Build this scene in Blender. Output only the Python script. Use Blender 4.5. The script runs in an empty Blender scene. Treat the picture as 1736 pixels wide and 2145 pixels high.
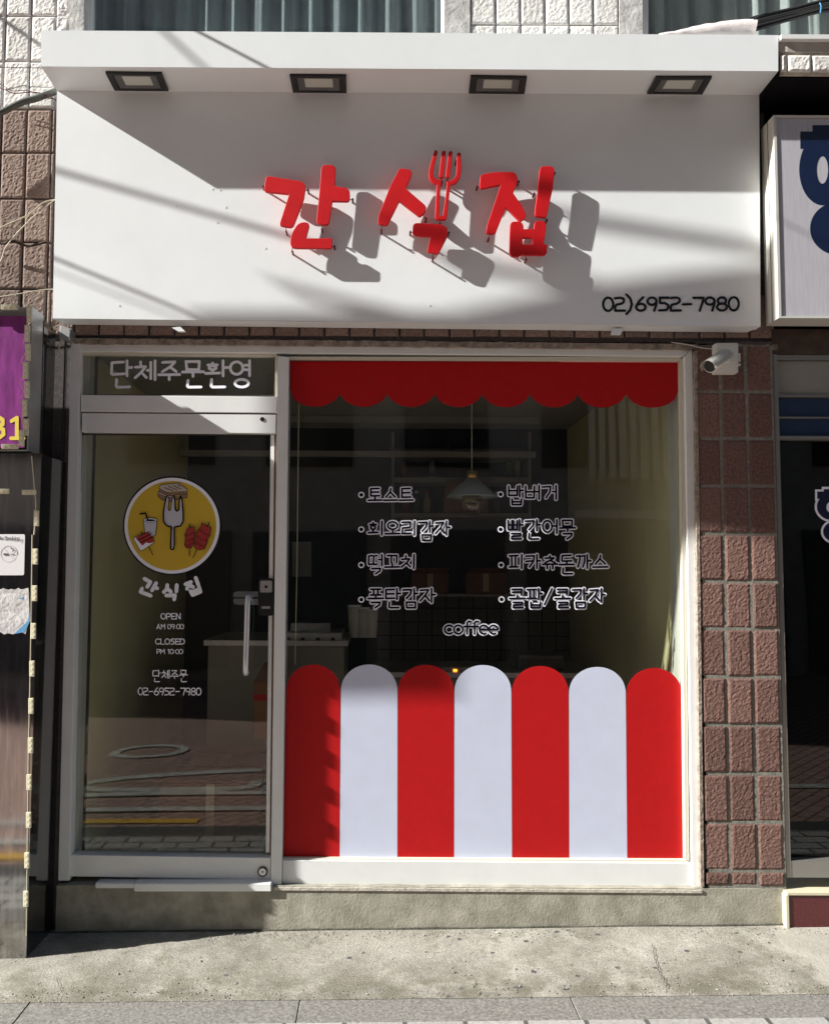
import bpy, bmesh, math, random
from mathutils import Vector, Matrix, noise
from math import sin, cos, pi, radians
random.seed(7)
scene = bpy.context.scene
COL = scene.collection
# ------------------------------------------------------------------ camera, sky, sun, exposure
F = 1700.0; CX, CY = 790.0, 1095.0; IW, IH = 1736.0, 2145.0
TILT, ROLL = radians(3.54), radians(0.27)
CAM = Vector((0.0, -3.65, 1.553))
_f = Vector((0, cos(TILT), sin(TILT))); _u0 = Vector((0, -sin(TILT), cos(TILT))); _r0 = Vector((1, 0, 0))
_r = _r0*cos(ROLL) + _u0*sin(ROLL); _u = -_r0*sin(ROLL) + _u0*cos(ROLL)
cd = bpy.data.cameras.new('camera'); cam = bpy.data.objects.new('camera', cd); COL.objects.link(cam)
m = Matrix((( _r.x, _u.x, -_f.x), (_r.y, _u.y, -_f.y), (_r.z, _u.z, -_f.z))).to_4x4()
m.translation = CAM; cam.matrix_world = m
cd.sensor_fit = 'VERTICAL'; cd.sensor_height = 24.0; cd.lens = 24.0*F/IH
cd.shift_x = (IW/2-CX)/IH; cd.shift_y = (CY-IH/2)/IH
cd.clip_start = 0.05; cd.clip_end = 500
scene.camera = cam
SX, SZ = 3.9, 2.4                               # sun travel per metre into the wall
SUN = Vector((SX, 1.0, -SZ))
w = bpy.data.worlds.new('World'); scene.world = w; w.use_nodes = True
nt = w.node_tree; bg = nt.nodes['Background']
sky = nt.nodes.new('ShaderNodeTexSky'); sky.sky_type = 'NISHITA'; sky.sun_disc = False
sky.sun_elevation = math.atan2(SZ, math.hypot(SX, 1)); sky.sun_rotation = math.atan2(-SX, -1.0) % (2*pi)
nt.links.new(sky.outputs[0], bg.inputs[0]); bg.inputs[1].default_value = 0.047
sd = bpy.data.lights.new('sun', 'SUN'); sd.energy = 4.6; sd.angle = radians(0.5); sd.color = (1.0, 0.98, 0.925)
so = bpy.data.objects.new('sun', sd); COL.objects.link(so); so.rotation_euler = SUN.to_track_quat('-Z', 'Y').to_euler()
so.location = (-6, -4, 9)
scene.view_settings.view_transform = 'Standard'; scene.view_settings.look = 'None'
scene.view_settings.exposure = 1.37; scene.view_settings.gamma = 1.0
scene.cycles.max_bounces = 8; scene.cycles.transparent_max_bounces = 16

# ------------------------------------------------------------------ calibrated picture -> plane mapping
def U(px, py, Y):
    d = _r*((px-CX)/F) + _u*((CY-py)/F) + _f
    t = (Y-CAM.y)/d.y
    p = CAM + d*t
    return Vector((p.x, Y, p.z))
def S_(Y): return (Y-CAM.y)/F                    # metres per picture unit at depth Y

# ------------------------------------------------------------------ materials
MATS = {}
def mat(name, col, rough=0.5, metal=0.0, var=0.0, vscale=8.0, bump=0.0, bscale=40.0, bdist=0.01, spec=0.5, col2=None, coat=0.0, detail=6.0, stretch=None):
    if name in MATS: return MATS[name]
    m = bpy.data.materials.new(name); m.use_nodes = True; n = m.node_tree; L = n.links
    b = n.nodes['Principled BSDF']
    b.inputs['Base Color'].default_value = (*col, 1); b.inputs['Roughness'].default_value = rough
    b.inputs['Metallic'].default_value = metal; b.inputs['Specular IOR Level'].default_value = spec
    if coat: b.inputs['Coat Weight'].default_value = coat; b.inputs['Coat Roughness'].default_value = 0.1
    tc = n.nodes.new('ShaderNodeTexCoord'); src = tc.outputs['Object']
    if stretch:
        mp = n.nodes.new('ShaderNodeMapping'); mp.inputs['Scale'].default_value = stretch
        L.new(src, mp.inputs[0]); src = mp.outputs[0]
    if var or col2:
        no = n.nodes.new('ShaderNodeTexNoise'); no.inputs['Scale'].default_value = vscale; no.inputs['Detail'].default_value = detail
        no.inputs['Roughness'].default_value = 0.65
        L.new(src, no.inputs['Vector'])
        cr = n.nodes.new('ShaderNodeValToRGB'); L.new(no.outputs['Fac'], cr.inputs[0])
        c2 = col2 or tuple(c*(1-var) for c in col)
        c1 = tuple(min(1, c*(1+var*0.5)) for c in col) if not col2 else col
        cr.color_ramp.elements[0].position = 0.33; cr.color_ramp.elements[1].position = 0.67
        cr.color_ramp.elements[0].color = (*c2, 1); cr.color_ramp.elements[1].color = (*c1, 1)
        L.new(cr.outputs[0], b.inputs['Base Color'])
    if bump:
        nb = n.nodes.new('ShaderNodeTexNoise'); nb.inputs['Scale'].default_value = bscale; nb.inputs['Detail'].default_value = 5
        L.new(src, nb.inputs['Vector'])
        bp = n.nodes.new('ShaderNodeBump'); bp.inputs['Strength'].default_value = bump; bp.inputs['Distance'].default_value = bdist
        L.new(nb.outputs['Fac'], bp.inputs['Height']); L.new(bp.outputs[0], b.inputs['Normal'])
    MATS[name] = m; return m
def glass_mat(name, tint=(0.85, 0.9, 0.86), ior=1.5, rough=0.0):
    m = bpy.data.materials.new(name); m.use_nodes = True; n = m.node_tree; n.nodes.clear(); L = n.links
    o = n.nodes.new('ShaderNodeOutputMaterial'); mx = n.nodes.new('ShaderNodeMixShader')
    t = n.nodes.new('ShaderNodeBsdfTransparent'); t.inputs[0].default_value = (*tint, 1)
    g = n.nodes.new('ShaderNodeBsdfGlossy'); g.inputs['Roughness'].default_value = rough; g.inputs[0].default_value = (1, 1, 1, 1)
    fr = n.nodes.new('ShaderNodeFresnel')
    # the pane is not refracting, so its far face must use the same index as its near face
    ge = n.nodes.new('ShaderNodeNewGeometry'); mi = n.nodes.new('ShaderNodeMapRange'); L.new(ge.outputs['Backfacing'], mi.inputs[0])
    mi.inputs['To Min'].default_value = ior; mi.inputs['To Max'].default_value = 1.0/ior; L.new(mi.outputs[0], fr.inputs[0])
    # float glass is never perfectly flat: a faint slow waviness of the surface
    tc = n.nodes.new('ShaderNodeTexCoord'); no = n.nodes.new('ShaderNodeTexNoise'); no.inputs['Scale'].default_value = 1.3; no.inputs['Detail'].default_value = 0
    bp = n.nodes.new('ShaderNodeBump'); bp.inputs['Strength'].default_value = 0.25; bp.inputs['Distance'].default_value = 0.01
    L.new(tc.outputs['Object'], no.inputs[0]); L.new(no.outputs['Fac'], bp.inputs['Height']); L.new(bp.outputs[0], g.inputs['Normal'])
    L.new(fr.outputs[0], mx.inputs[0]); L.new(t.outputs[0], mx.inputs[1]); L.new(g.outputs[0], mx.inputs[2]); L.new(mx.outputs[0], o.inputs[0])
    return m
def emis(name, col, s):
    m = bpy.data.materials.new(name); m.use_nodes = True; b = m.node_tree.nodes['Principled BSDF']
    b.inputs['Base Color'].default_value = (*col, 1); b.inputs['Emission Color'].default_value = (*col, 1); b.inputs['Emission Strength'].default_value = s
    return m
M_white = mat('white_sign_metal', (0.77, 0.80, 0.815), 0.42, var=0.03, vscale=3, bump=0.12, bscale=14, bdist=0.004)
M_frame = mat('white_aluminium', (0.72, 0.73, 0.725), 0.38, var=0.05, vscale=6, bump=0.05, bscale=60, bdist=0.001)
M_framei = mat('frame_gasket', (0.03, 0.03, 0.03), 0.6)
M_red = mat('red_sign_acrylic', (0.52, 0.006, 0.010), 0.5, var=0.12, vscale=9, spec=0.3)
M_redv = mat('red_vinyl', (0.50, 0.007, 0.009), 0.55, spec=0.25, var=0.06, vscale=25, bump=0.03, bscale=200, bdist=0.001)
def translucent(m, f):
    n = m.node_tree; b = n.nodes['Principled BSDF']; o = n.nodes['Material Output']; t = n.nodes.new('ShaderNodeBsdfTranslucent'); x = n.nodes.new('ShaderNodeMixShader'); x.inputs[0].default_value = f
    src = b.inputs['Base Color'].links
    if src: n.links.new(src[0].from_socket, t.inputs[0])
    else: t.inputs[0].default_value = b.inputs['Base Color'].default_value
    n.links.new(b.outputs[0], x.inputs[1]); n.links.new(t.outputs[0], x.inputs[2]); n.links.new(x.outputs[0], o.inputs[0])
M_whitev = mat('white_vinyl', (0.70, 0.745, 0.93), 0.50, var=0.03, vscale=10, bump=0.10, bscale=7, bdist=0.006)
translucent(M_whitev, .25); translucent(M_redv, .15)
M_letw = mat('white_lettering_vinyl', (0.86, 0.88, 0.97), 0.55)
M_letb = mat('black_lettering_vinyl', (0.004, 0.004, 0.012), 0.9, spec=0.05)
M_black = mat('black_plastic', (0.012, 0.012, 0.013), 0.35)
M_rod = mat('red_painted_rod', (0.10, 0.005, 0.008), 0.5)
M_tileb = mat('brown_rough_tile', (0.215, 0.125, 0.105), 0.85, col2=(0.105, 0.06, 0.05), vscale=90, bump=0.5, bscale=160, bdist=0.004, spec=0.2)
M_tilel = mat('pale_brown_rough_tile', (0.30, 0.225, 0.19), 0.85, col2=(0.17, 0.12, 0.10), vscale=90, bump=0.5, bscale=160, bdist=0.004, spec=0.2)
M_tilew = mat('white_painted_tile', (0.74, 0.72, 0.69), 0.7, var=0.10, vscale=25, bump=0.35, bscale=120, bdist=0.003, spec=0.3)
M_grout = mat('grey_grout', (0.22, 0.213, 0.185), 0.95, var=0.35, vscale=60, bump=0.6, bscale=150, bdist=0.004, spec=0.1)
M_groutd = mat('dark_grout', (0.10, 0.09, 0.09), 0.95, var=0.35, vscale=60, spec=0.1)
M_mortar = mat('rough_mortar', (0.30, 0.25, 0.21), 0.95, var=0.5, vscale=30, bump=0.8, bscale=60, bdist=0.01, spec=0.1)
M_plaster = mat('cracked_white_plaster', (0.55, 0.54, 0.52), 0.8, col2=(0.32, 0.31, 0.30), vscale=12, bump=0.6, bscale=30, bdist=0.01)
M_chrome = mat('polished_steel', (0.55, 0.56, 0.57), 0.22, 1.0)
M_alu = mat('brushed_aluminium', (0.50, 0.50, 0.50), 0.4, 0.8, var=0.1, vscale=20)
M_brass = mat('brass', (0.55, 0.36, 0.10), 0.3, 1.0)
M_cable = mat('black_cable_rubber', (0.015, 0.015, 0.016), 0.55)
M_cableg = mat('grey_conduit', (0.09, 0.10, 0.085), 0.5, var=0.3, vscale=15)
M_wire = mat('cream_wire', (0.55, 0.50, 0.36), 0.5)
M_wirep = mat('maroon_wire', (0.12, 0.03, 0.05), 0.5)
M_glass = glass_mat('shop_glass', (0.97, 0.98, 0.95), 1.5)
M_glassd = glass_mat('dark_tinted_glass', (0.78, 0.82, 0.83), 1.5)
M_glassu = glass_mat('upper_window_glass', (0.93, 0.96, 0.95), 1.4)

# ------------------------------------------------------------------ object helpers
def tag(o, label=None, cat=None, group=None, kind=None):
    if label: o['label'] = label
    if cat: o['category'] = cat
    if group: o['group'] = group
    if kind: o['kind'] = kind
    return o
def empty(name, loc, label=None, cat=None, group=None, kind=None):
    o = bpy.data.objects.new(name, None); COL.objects.link(o); o.location = loc; o.empty_display_size = 0.1
    o.matrix_world = Matrix.Translation(loc)
    return tag(o, label, cat, group, kind)
def link(name, me, m, parent=None, smooth=False):
    if m: me.materials.append(m)
    o = bpy.data.objects.new(name, me); COL.objects.link(o)
    if parent:
        o.parent = parent
        o.matrix_parent_inverse = WINV(parent)
    if smooth:
        for p in me.polygons: p.use_smooth = True
    return o
def WORLD(o):
    M = Matrix.Translation(o.location) if o.type == 'EMPTY' else Matrix()
    return M
def WINV(p): return WORLD(p).inverted()
def bm_obj(name, bm, m, parent=None, smooth=False):
    me = bpy.data.meshes.new(name); bmesh.ops.recalc_face_normals(bm, faces=bm.faces); bm.to_mesh(me); bm.free()
    return link(name, me, m, parent, smooth)
def loops_add(bm, A, B, cap=True):
    """closed prism between two equal-length vertex loops"""
    a = [bm.verts.new(p) for p in A]; b = [bm.verts.new(p) for p in B]; n = len(a)
    for i in range(n): bm.faces.new((a[i], a[(i+1) % n], b[(i+1) % n], b[i]))
    if cap: bm.faces.new(a[::-1]); bm.faces.new(b)
def boxm(bm, x0, x1, y0, y1, z0, z1):
    A = [(x0, y0, z0), (x1, y0, z0), (x1, y0, z1), (x0, y0, z1)]
    loops_add(bm, A, [(x, y1, z) for x, y, z in A])
def prism(bm, pts, Yf, Yb):
    A = [U(x, y, Yf) for x, y in pts]
    loops_add(bm, A, [Vector((p.x, Yb, p.z)) for p in A])
def rect(x0, y0, x1, y1): return [(x0, y1), (x1, y1), (x1, y0), (x0, y0)]
def tubem(bm, pts, r, seg=8, cap=True):
    pts = [Vector(p) for p in pts]; rings = []
    rr = r if isinstance(r, (list, tuple)) else [r]*len(pts)
    up = Vector((0.13, 0.2, 0.97)).normalized()
    for i, p in enumerate(pts):
        d = (pts[min(i+1, len(pts)-1)] - pts[max(i-1, 0)]).normalized()
        a = d.cross(up)
        if a.length < 0.05: a = d.cross(Vector((1, 0, 0)))
        a.normalize(); b = a.cross(d).normalized()
        rings.append([bm.verts.new(p + (a*cos(2*pi*k/seg) + b*sin(2*pi*k/seg))*rr[i]) for k in range(seg)])
    for i in range(len(rings)-1):
        for k in range(seg): bm.faces.new((rings[i][k], rings[i][(k+1) % seg], rings[i+1][(k+1) % seg], rings[i+1][k]))
    if cap: bm.faces.new(rings[0][::-1]); bm.faces.new(rings[-1])
def smoothline(pts, n=6):
    pts = [Vector(p) for p in pts]; out = []
    P = [pts[0]] + pts + [pts[-1]]
    for i in range(1, len(P)-2):
        for k in range(n):
            t = k/n; a, b, c, d = P[i-1], P[i], P[i+1], P[i+2]
            out.append(0.5*((2*b) + (c-a)*t + (2*a-5*b+4*c-d)*t*t + (3*b-a-3*c+d)*t**3))
    out.append(pts[-1]); return out
def lathe(bm, prof, c, seg=24):
    rings = []
    for r, z in prof: rings.append([bm.verts.new((c[0]+r*cos(2*pi*k/seg), c[1]+r*sin(2*pi*k/seg), c[2]+z)) for k in range(seg)])
    for i in range(len(rings)-1):
        for k in range(seg): bm.faces.new((rings[i][k], rings[i][(k+1) % seg], rings[i+1][(k+1) % seg], rings[i+1][k]))
def fillet(poly, n=5):
    out = []
    for i, p in enumerate(poly):
        r = p[2] if len(p) > 2 else 0; P = Vector(p[:2]); A = Vector(poly[i-1][:2]); B = Vector(poly[(i+1) % len(poly)][:2])
        if r <= 0: out.append(tuple(P)); continue
        a = (A-P); b = (B-P); la = min(r, a.length*0.48); lb = min(r, b.length*0.48)
        p0 = P + a.normalized()*la; p1 = P + b.normalized()*lb
        for k in range(n+1):
            t = k/n; q = p0*(1-t)**2 + P*2*t*(1-t) + p1*t*t; out.append(tuple(q))
    return out
def curve_shape(name, loops, Y, thick, bevel, m, parent):
    """loops in picture units -> a filled (optionally extruded, bevelled) mesh standing on the plane y = Y (front)"""
    cu = bpy.data.curves.new(name, 'CURVE'); cu.dimensions = '2D'; cu.fill_mode = 'BOTH'
    cu.extrude = max(0, thick/2-bevel); cu.bevel_depth = bevel; cu.bevel_resolution = 2
    if bevel: cu.offset = -bevel
    for lp in loops:
        sp = cu.splines.new('POLY'); sp.points.add(len(lp)-1); sp.use_cyclic_u = True
        for i, (x, y) in enumerate(lp):
            p = U(x, y, Y); sp.points[i].co = (p.x, p.z, 0, 1)
    o = bpy.data.objects.new(name, cu); COL.objects.link(o)
    dg = bpy.context.evaluated_depsgraph_get(); me = bpy.data.meshes.new_from_object(o.evaluated_get(dg))
    bpy.data.objects.remove(o); bpy.data.curves.remove(cu)
    for v in me.vertices: x, y, z = v.co; v.co = (x, Y + thick/2 - z, y)
    me.materials.clear()
    return link(name, me, m, parent)
def decal(name, polys, Y, m, parent):
    """flat vinyl pieces: list of polygons in picture units, on plane Y"""
    return curve_shape(name, polys, Y, 0.0, 0.0, m, parent)
def circ(cx, cy, rx, ry=None, a0=0, a1=2*pi, n=28):
    ry = ry or rx
    return [(cx+rx*cos(a0+(a1-a0)*i/n), cy+ry*sin(a0+(a1-a0)*i/n)) for i in range(n + (0 if abs(a1-a0-2*pi) < 1e-6 else 1))]

# ------------------------------------------------------------------ stroke lettering
def el(cx, cy, rx, ry): return [(cx+rx*cos(a*pi/10), cy+ry*sin(a*pi/10)) for a in range(21)]
def arc(cx, cy, rx, ry, a0, a1, n=10): return [(cx+rx*cos(radians(a0+(a1-a0)*i/n)), cy+ry*sin(radians(a0+(a1-a0)*i/n))) for i in range(n+1)]
LAT = {
 '0': (.62, [el(.30, .5, .27, .48)]), '1': (.42, [[(.06, .2), (.26, .02), (.26, .98)]]),
 '2': (.64, [[(.04, .07), (.36, .03), (.50, .10), (.53, .22), (.50, .36), (.38, .46), (.12, .54), (.05, .66), (.05, .97), (.58, .96)]]),
 '3': (.62, [[(.04, .06), (.34, .02), (.50, .12), (.50, .34), (.26, .46), (.52, .58), (.54, .82), (.34, .97), (.03, .95)]]),
 '5': (.62, [[(.55, .04), (.08, .04), (.09, .42), (.36, .43), (.52, .56), (.54, .78), (.42, .93), (.04, .96)]]),
 '6': (.62, [[(.44, .0), (.2, .3), (.06, .66)], el(.31, .72, .25, .25)]),
 '7': (.62, [[(.02, .05), (.56, .05), (.50, .4), (.36, .98)]]),
 '8': (.62, [el(.30, .26, .22, .23), el(.30, .73, .26, .25)]),
 '9': (.62, [el(.28, .29, .24, .26), [(.52, .25), (.50, .6), (.40, .98)]]),
 ')': (.48, [[(.02, -.2), (.22, .08), (.31, .5), (.22, .92), (.02, 1.2)]]), '-': (.60, [[(.05, .52), (.50, .50)]]),
 ':': (.30, [[(.1, .27), (.101, .27)], [(.1, .76), (.101, .76)]]), '/': (.62, [[(.50, .0), (.05, 1.2)]]), ' ': (.34, []),
 'O': (.70, [el(.32, .5, .29, .49)]), 'P': (.62, [[(.06, 1), (.06, .03), (.38, .03), (.54, .16), (.54, .42), (.38, .56), (.08, .56)]]),
 'E': (.60, [[(.52, .03), (.06, .03), (.06, .97), (.54, .97)], [(.06, .5), (.48, .5)]]), 'N': (.66, [[(.06, 1), (.06, 0), (.54, 1), (.54, 0)]]),
 'A': (.70, [[(.02, 1), (.30, 0), (.60, 1)], [(.14, .66), (.48, .66)]]), 'M': (.80, [[(.06, 1), (.10, 0), (.38, .6), (.66, 0), (.70, 1)]]),
 'C': (.64, [arc(.36, .5, .32, .47, -50, -310, 14)]), 'L': (.56, [[(.06, 0), (.06, .97), (.5, .97)]]),
 'S': (.60, [[(.50, .05), (.26, .01), (.07, .14), (.10, .36), (.44, .56), (.52, .78), (.36, .97), (.04, .95)]]),
 'D': (.66, [[(.06, 0), (.06, 1), (.30, .98), (.54, .78), (.58, .5), (.54, .2), (.30, .03), (.06, 0)]]),
 'c': (.58, [arc(.32, .66, .28, .33, -45, -315, 12)]), 'o': (.64, [el(.30, .66, .27, .33)]),
 'f': (.46, [[(.44, .06), (.30, .02), (.20, .16), (.20, 1)], [(.02, .42), (.42, .42)]]),
 'e': (.60, [[(.06, .66)] + arc(.30, .66, .26, .33, 0, -300, 14)]),
 'm': (.86, [[(.06, 1), (.06, .36)], [(.06, .5), (.24, .35), (.40, .5), (.40, 1)], [(.40, .5), (.58, .35), (.76, .5), (.76, 1)]]),
 'k': (.56, [[(.06, 1), (.06, 0)], [(.48, .36), (.06, .7), (.50, 1)]]), 'i': (.22, [[(.1, 1), (.1, .38)], [(.1, .12), (.101, .12)]]),
 'n': (.58, [[(.06, 1), (.06, .36)], [(.06, .5), (.26, .35), (.48, .5), (.48, 1)]]),
 'g': (.60, [el(.28, .62, .23, .27), [(.51, .36), (.51, 1.1), (.34, 1.28), (.08, 1.22)]]),
}
JA = {
 'g': [[(0, .06), (.92, .02), (.84, .5), (.40, 1)]], 'n': [[(.04, 0), (.0, .85), (.1, 1), (1, .97)]],
 'd': [[(.95, .0), (.05, .06), (.0, .9), (.1, 1), (1, .95)]], 'r': [[(0, .02), (.92, 0), (.92, .44), (.04, .52), (.02, 1), (1, .97)]],
 'm': [[(0, 0), (.95, 0), (.92, 1), (.06, 1), (0, 0)]], 'b': [[(.02, 0), (.04, 1), (.96, 1), (1, 0)], [(.03, .48), (.97, .48)]],
 's': [[(.52, 0), (.46, .40), (0, 1)], [(.46, .42), (1, .97)]], 'o': [el(.5, .5, .5, .5)],
 'j': [[(.02, .08), (.90, .03), (.60, .48), (0, 1)], [(.55, .52), (1, .97)]],
 'c': [[(.48, -.16), (.5, .1)], [(.02, .22), (.92, .18), (.60, .55), (0, 1)], [(.55, .6), (1, .98)]],
 'k': [[(0, .06), (.92, .02), (.84, .5), (.40, 1)], [(.0, .52), (.80, .46)]],
 't': [[(.96, 0), (.04, .03), (.04, 1), (1, .97)], [(.05, .5), (.92, .48)]],
 'p': [[(0, .03), (1, 0)], [(.28, .03), (.30, 1)], [(.72, .03), (.70, 1)], [(0, 1), (1, .98)]],
 'h': [[(.5, -.14), (.5, .08)], [(.04, .2), (.96, .17)], el(.5, .68, .34, .32)],
}
def dbl(k): return [[(x*.44, y) for x, y in s] for s in JA[k]] + [[(.56+x*.44, y) for x, y in s] for s in JA[k]]
CHO = ['g', 'gg', 'n', 'd', 'dd', 'r', 'm', 'b', 'bb', 's', 'ss', 'o', 'j', 'jj', 'c', 'k', 't', 'p', 'h']
JUNG = ['a', 'ae', 'ya', 'yae', 'eo', 'e', 'yeo', 'ye', 'o', 'wa', 'wae', 'oe', 'yo', 'u', 'wo', 'we', 'wi', 'yu', 'eu', 'ui', 'i']
JONG = {1: 'g', 4: 'n', 8: 'r', 16: 'm', 17: 'b', 21: 'o', 2: 'gg'}
VV = {'a': [[(.25, 0), (.25, 1)], [(.25, .46), (1, .44)]], 'eo': [[(.8, 0), (.8, 1)], [(.05, .45), (.8, .45)]], 'i': [[(.6, 0), (.55, 1)]],
      'yeo': [[(.8, 0), (.8, 1)], [(.1, .3), (.8, .3)], [(.1, .6), (.8, .6)]], 'e': [[(.38, .08), (.38, .95)], [(-.05, .5), (.38, .5)], [(.92, 0), (.92, 1)]]}
def strokes_in(sts, x0, y0, x1, y1): return [[(x0+x*(x1-x0), y0+y*(y1-y0)) for x, y in s] for s in sts]
def hangul(ch):
    c = ord(ch)-0xAC00; ci, vi, fi = c//588, (c % 588)//28, c % 28
    k = CHO[ci]; v = JUNG[vi]; ini = JA[k] if k in JA else dbl(k[0]); fin = fi > 0; out = []
    H = .80 if fin else 1.0; tall = 'h' == k or 'c' == k; y0 = .16 if tall else .04
    if v in VV:
        wv = .34 if v == 'e' else .28
        out += strokes_in(ini, .06, y0 + .02, .94-wv - .06, H*.92); out += strokes_in(VV[v], .94-wv, .0, .94, H*1.02)
    elif v in ('oe', 'wa'):
        out += strokes_in(ini, .10, y0, .54, H*.60); out += [[(.32, H*.62), (.32, H*.84)], [(.02, H*.86), (.62, H*.83)]]
        out += strokes_in(VV['a' if v == 'wa' else 'i'], .70, 0, .98, H*1.02)
    else:
        flat = [[(0, .05), (.95, .02), (.90, 1)]]
        if k == 'g': ini = flat
        if k == 'k': ini = flat + [[(.02, .54), (.90, .50)]]
        if k == 'gg': ini = [[(x*.44, y) for x, y in flat[0]], [(.56+x*.44, y) for x, y in flat[0]]]
        out += strokes_in(ini, .20, y0, .80, H*(.60 if v in ('o', 'u', 'yu') else .70)); b = H*.93
        if v == 'o': out += [[(.5, H*.64), (.5, b)], [(.05, b), (.95, b-.02)]]
        elif v == 'eu': out += [[(.05, b), (.95, b-.02)]]
        elif v == 'u': out += [[(.05, H*.76), (.95, H*.74)], [(.5, H*.76), (.5, H*(1.02 if not fin else 1.05))]]
        elif v == 'yu': out += [[(.05, H*.72), (.95, H*.70)], [(.33, H*.72), (.33, H*1.05)], [(.67, H*.72), (.67, H*1.05)]]
    if fin:
        j = JONG[fi]; x0 = .26; x1 = .84
        if j == 'g' and v in ('u', 'o'): x0 = .24; x1 = .80
        out += strokes_in(JA[j], x0, 1.02 if v != 'u' or j != 'n' else 1.06, x1, 1.43)
    return out
def text_strokes(s, size):
    x = 0; out = []
    for ch in s:
        if ord(ch) >= 0xAC00: g = hangul(ch); adv = 1.02
        else: adv, g = LAT[ch]
        for st in g: out.append([((x+a)*size, b*size) for a, b in st])
        x += adv
    return out
def caps(bm, strokes, r, Y, i0=0):
    """round-ended vinyl strokes (points in picture units); each lies a hair above the last"""
    i = i0; rm = r*S_(Y)
    for st in strokes:
        P = [U(x, y, Y) for x, y in st]
        for a, b in zip(P[:-1], P[1:]):
            d = Vector((b.x-a.x, 0, b.z-a.z)); th = math.atan2(d.z, d.x); yy = Y - 0.00004*i; i += 1
            vs = [bm.verts.new((b.x+rm*cos(th-pi/2+pi*k/6), yy, b.z+rm*sin(th-pi/2+pi*k/6))) for k in range(7)]
            vs += [bm.verts.new((a.x+rm*cos(th+pi/2+pi*k/6), yy, a.z+rm*sin(th+pi/2+pi*k/6))) for k in range(7)]
            bm.faces.new(vs)
    return i
def fit_text(s, x0, x1, ytop, ybot, full=1.0):
    size = (ybot-ytop)/full; st = text_strokes(s, size); xs = [p[0] for q in st for p in q]
    a, b = min(xs), max(xs); k = (x1-x0)/(b-a)
    return [[(x0+(x-a)*k, ytop+y) for x, y in q] for q in st]
def lettering(name, s, x0, x1, y0, y1, r, Y, m, parent, full=1.0, label=None):
    bm = bmesh.new(); caps(bm, fit_text(s, x0+r, x1-r, y0+r, y1-r, full), r, Y)
    o = bm_obj(name, bm, m, parent); tag(o, label); return o

# ------------------------------------------------------------------ rough tile walls (real relief on every tile)
TONED = set()
def tone_by_tile(m):
    # every tile came out of the kiln a little different: vary tone per connected piece
    if m.name in TONED: return m
    TONED.add(m.name); n = m.node_tree; b = n.nodes['Principled BSDF']; src = b.inputs['Base Color'].links[0].from_socket
    ge = n.nodes.new('ShaderNodeNewGeometry'); mr = n.nodes.new('ShaderNodeMapRange'); n.links.new(ge.outputs['Random Per Island'], mr.inputs[0]); mr.inputs[3].default_value = .80; mr.inputs[4].default_value = 1.14
    hs = n.nodes.new('ShaderNodeHueSaturation'); n.links.new(src, hs.inputs['Color']); n.links.new(mr.outputs[0], hs.inputs['Value']); n.links.new(hs.outputs[0], b.inputs['Base Color'])
    return m
def tiles(name, xj, zj, Y, m, parent, gap=0.008, depth=0.012, rough=0.0020, res=0.0075, fs=60, skip=None, jit=0.0015):
    bm = bmesh.new()
    for a in range(len(xj)-1):
        for b in range(len(zj)-1):
            x0, x1 = sorted((xj[a], xj[a+1])); z0, z1 = sorted((zj[b], zj[b+1]))
            if skip and skip((x0+x1)/2, (z0+z1)/2): continue
            x0 += gap/2 + random.uniform(-jit, jit); x1 -= gap/2 + random.uniform(-jit, jit); z0 += gap/2+random.uniform(-jit, jit); z1 -= gap/2
            nx = max(2, int((x1-x0)/res)); nz = max(2, int((z1-z0)/res)); dy = random.uniform(-.002, .002); sd = Vector((a*7.3, 0, b*3.1))
            G = []
            for i in range(nx+1):
                row = []
                for k in range(nz+1):
                    x = x0+(x1-x0)*i/nx; z = z0+(z1-z0)*k/nz; e = i in (0, nx) or k in (0, nz)
                    h = noise.fractal(Vector((x*fs*1.3, 0, z*fs*1.3))+sd, 0.7, 2.1, 3)*rough*1.1
                    row.append(bm.verts.new((x, Y+dy-(h if not e else -0.003), z)))
                G.append(row)
            for i in range(nx):
                for k in range(nz): bm.faces.new((G[i][k], G[i+1][k], G[i+1][k+1], G[i][k+1]))
            ring = [G[i][0] for i in range(nx+1)] + [G[nx][k] for k in range(1, nz+1)] + [G[i][nz] for i in range(nx-1, -1, -1)] + [G[0][k] for k in range(nz-1, 0, -1)]
            back = [bm.verts.new((v.co.x, Y+depth, v.co.z)) for v in ring]; n = len(ring)
            for i in range(n): bm.faces.new((ring[i], back[i], back[(i+1) % n], ring[(i+1) % n]))
    me = bpy.data.meshes.new(name); bm.to_mesh(me); bm.free()
    return link(name, me, tone_by_tile(m), parent)
def X_(px, Y=0.0, py=1200): return U(px, py, Y).x
def Z_(py, Y=0.0, px=800): return U(px, py, Y).z

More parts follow.
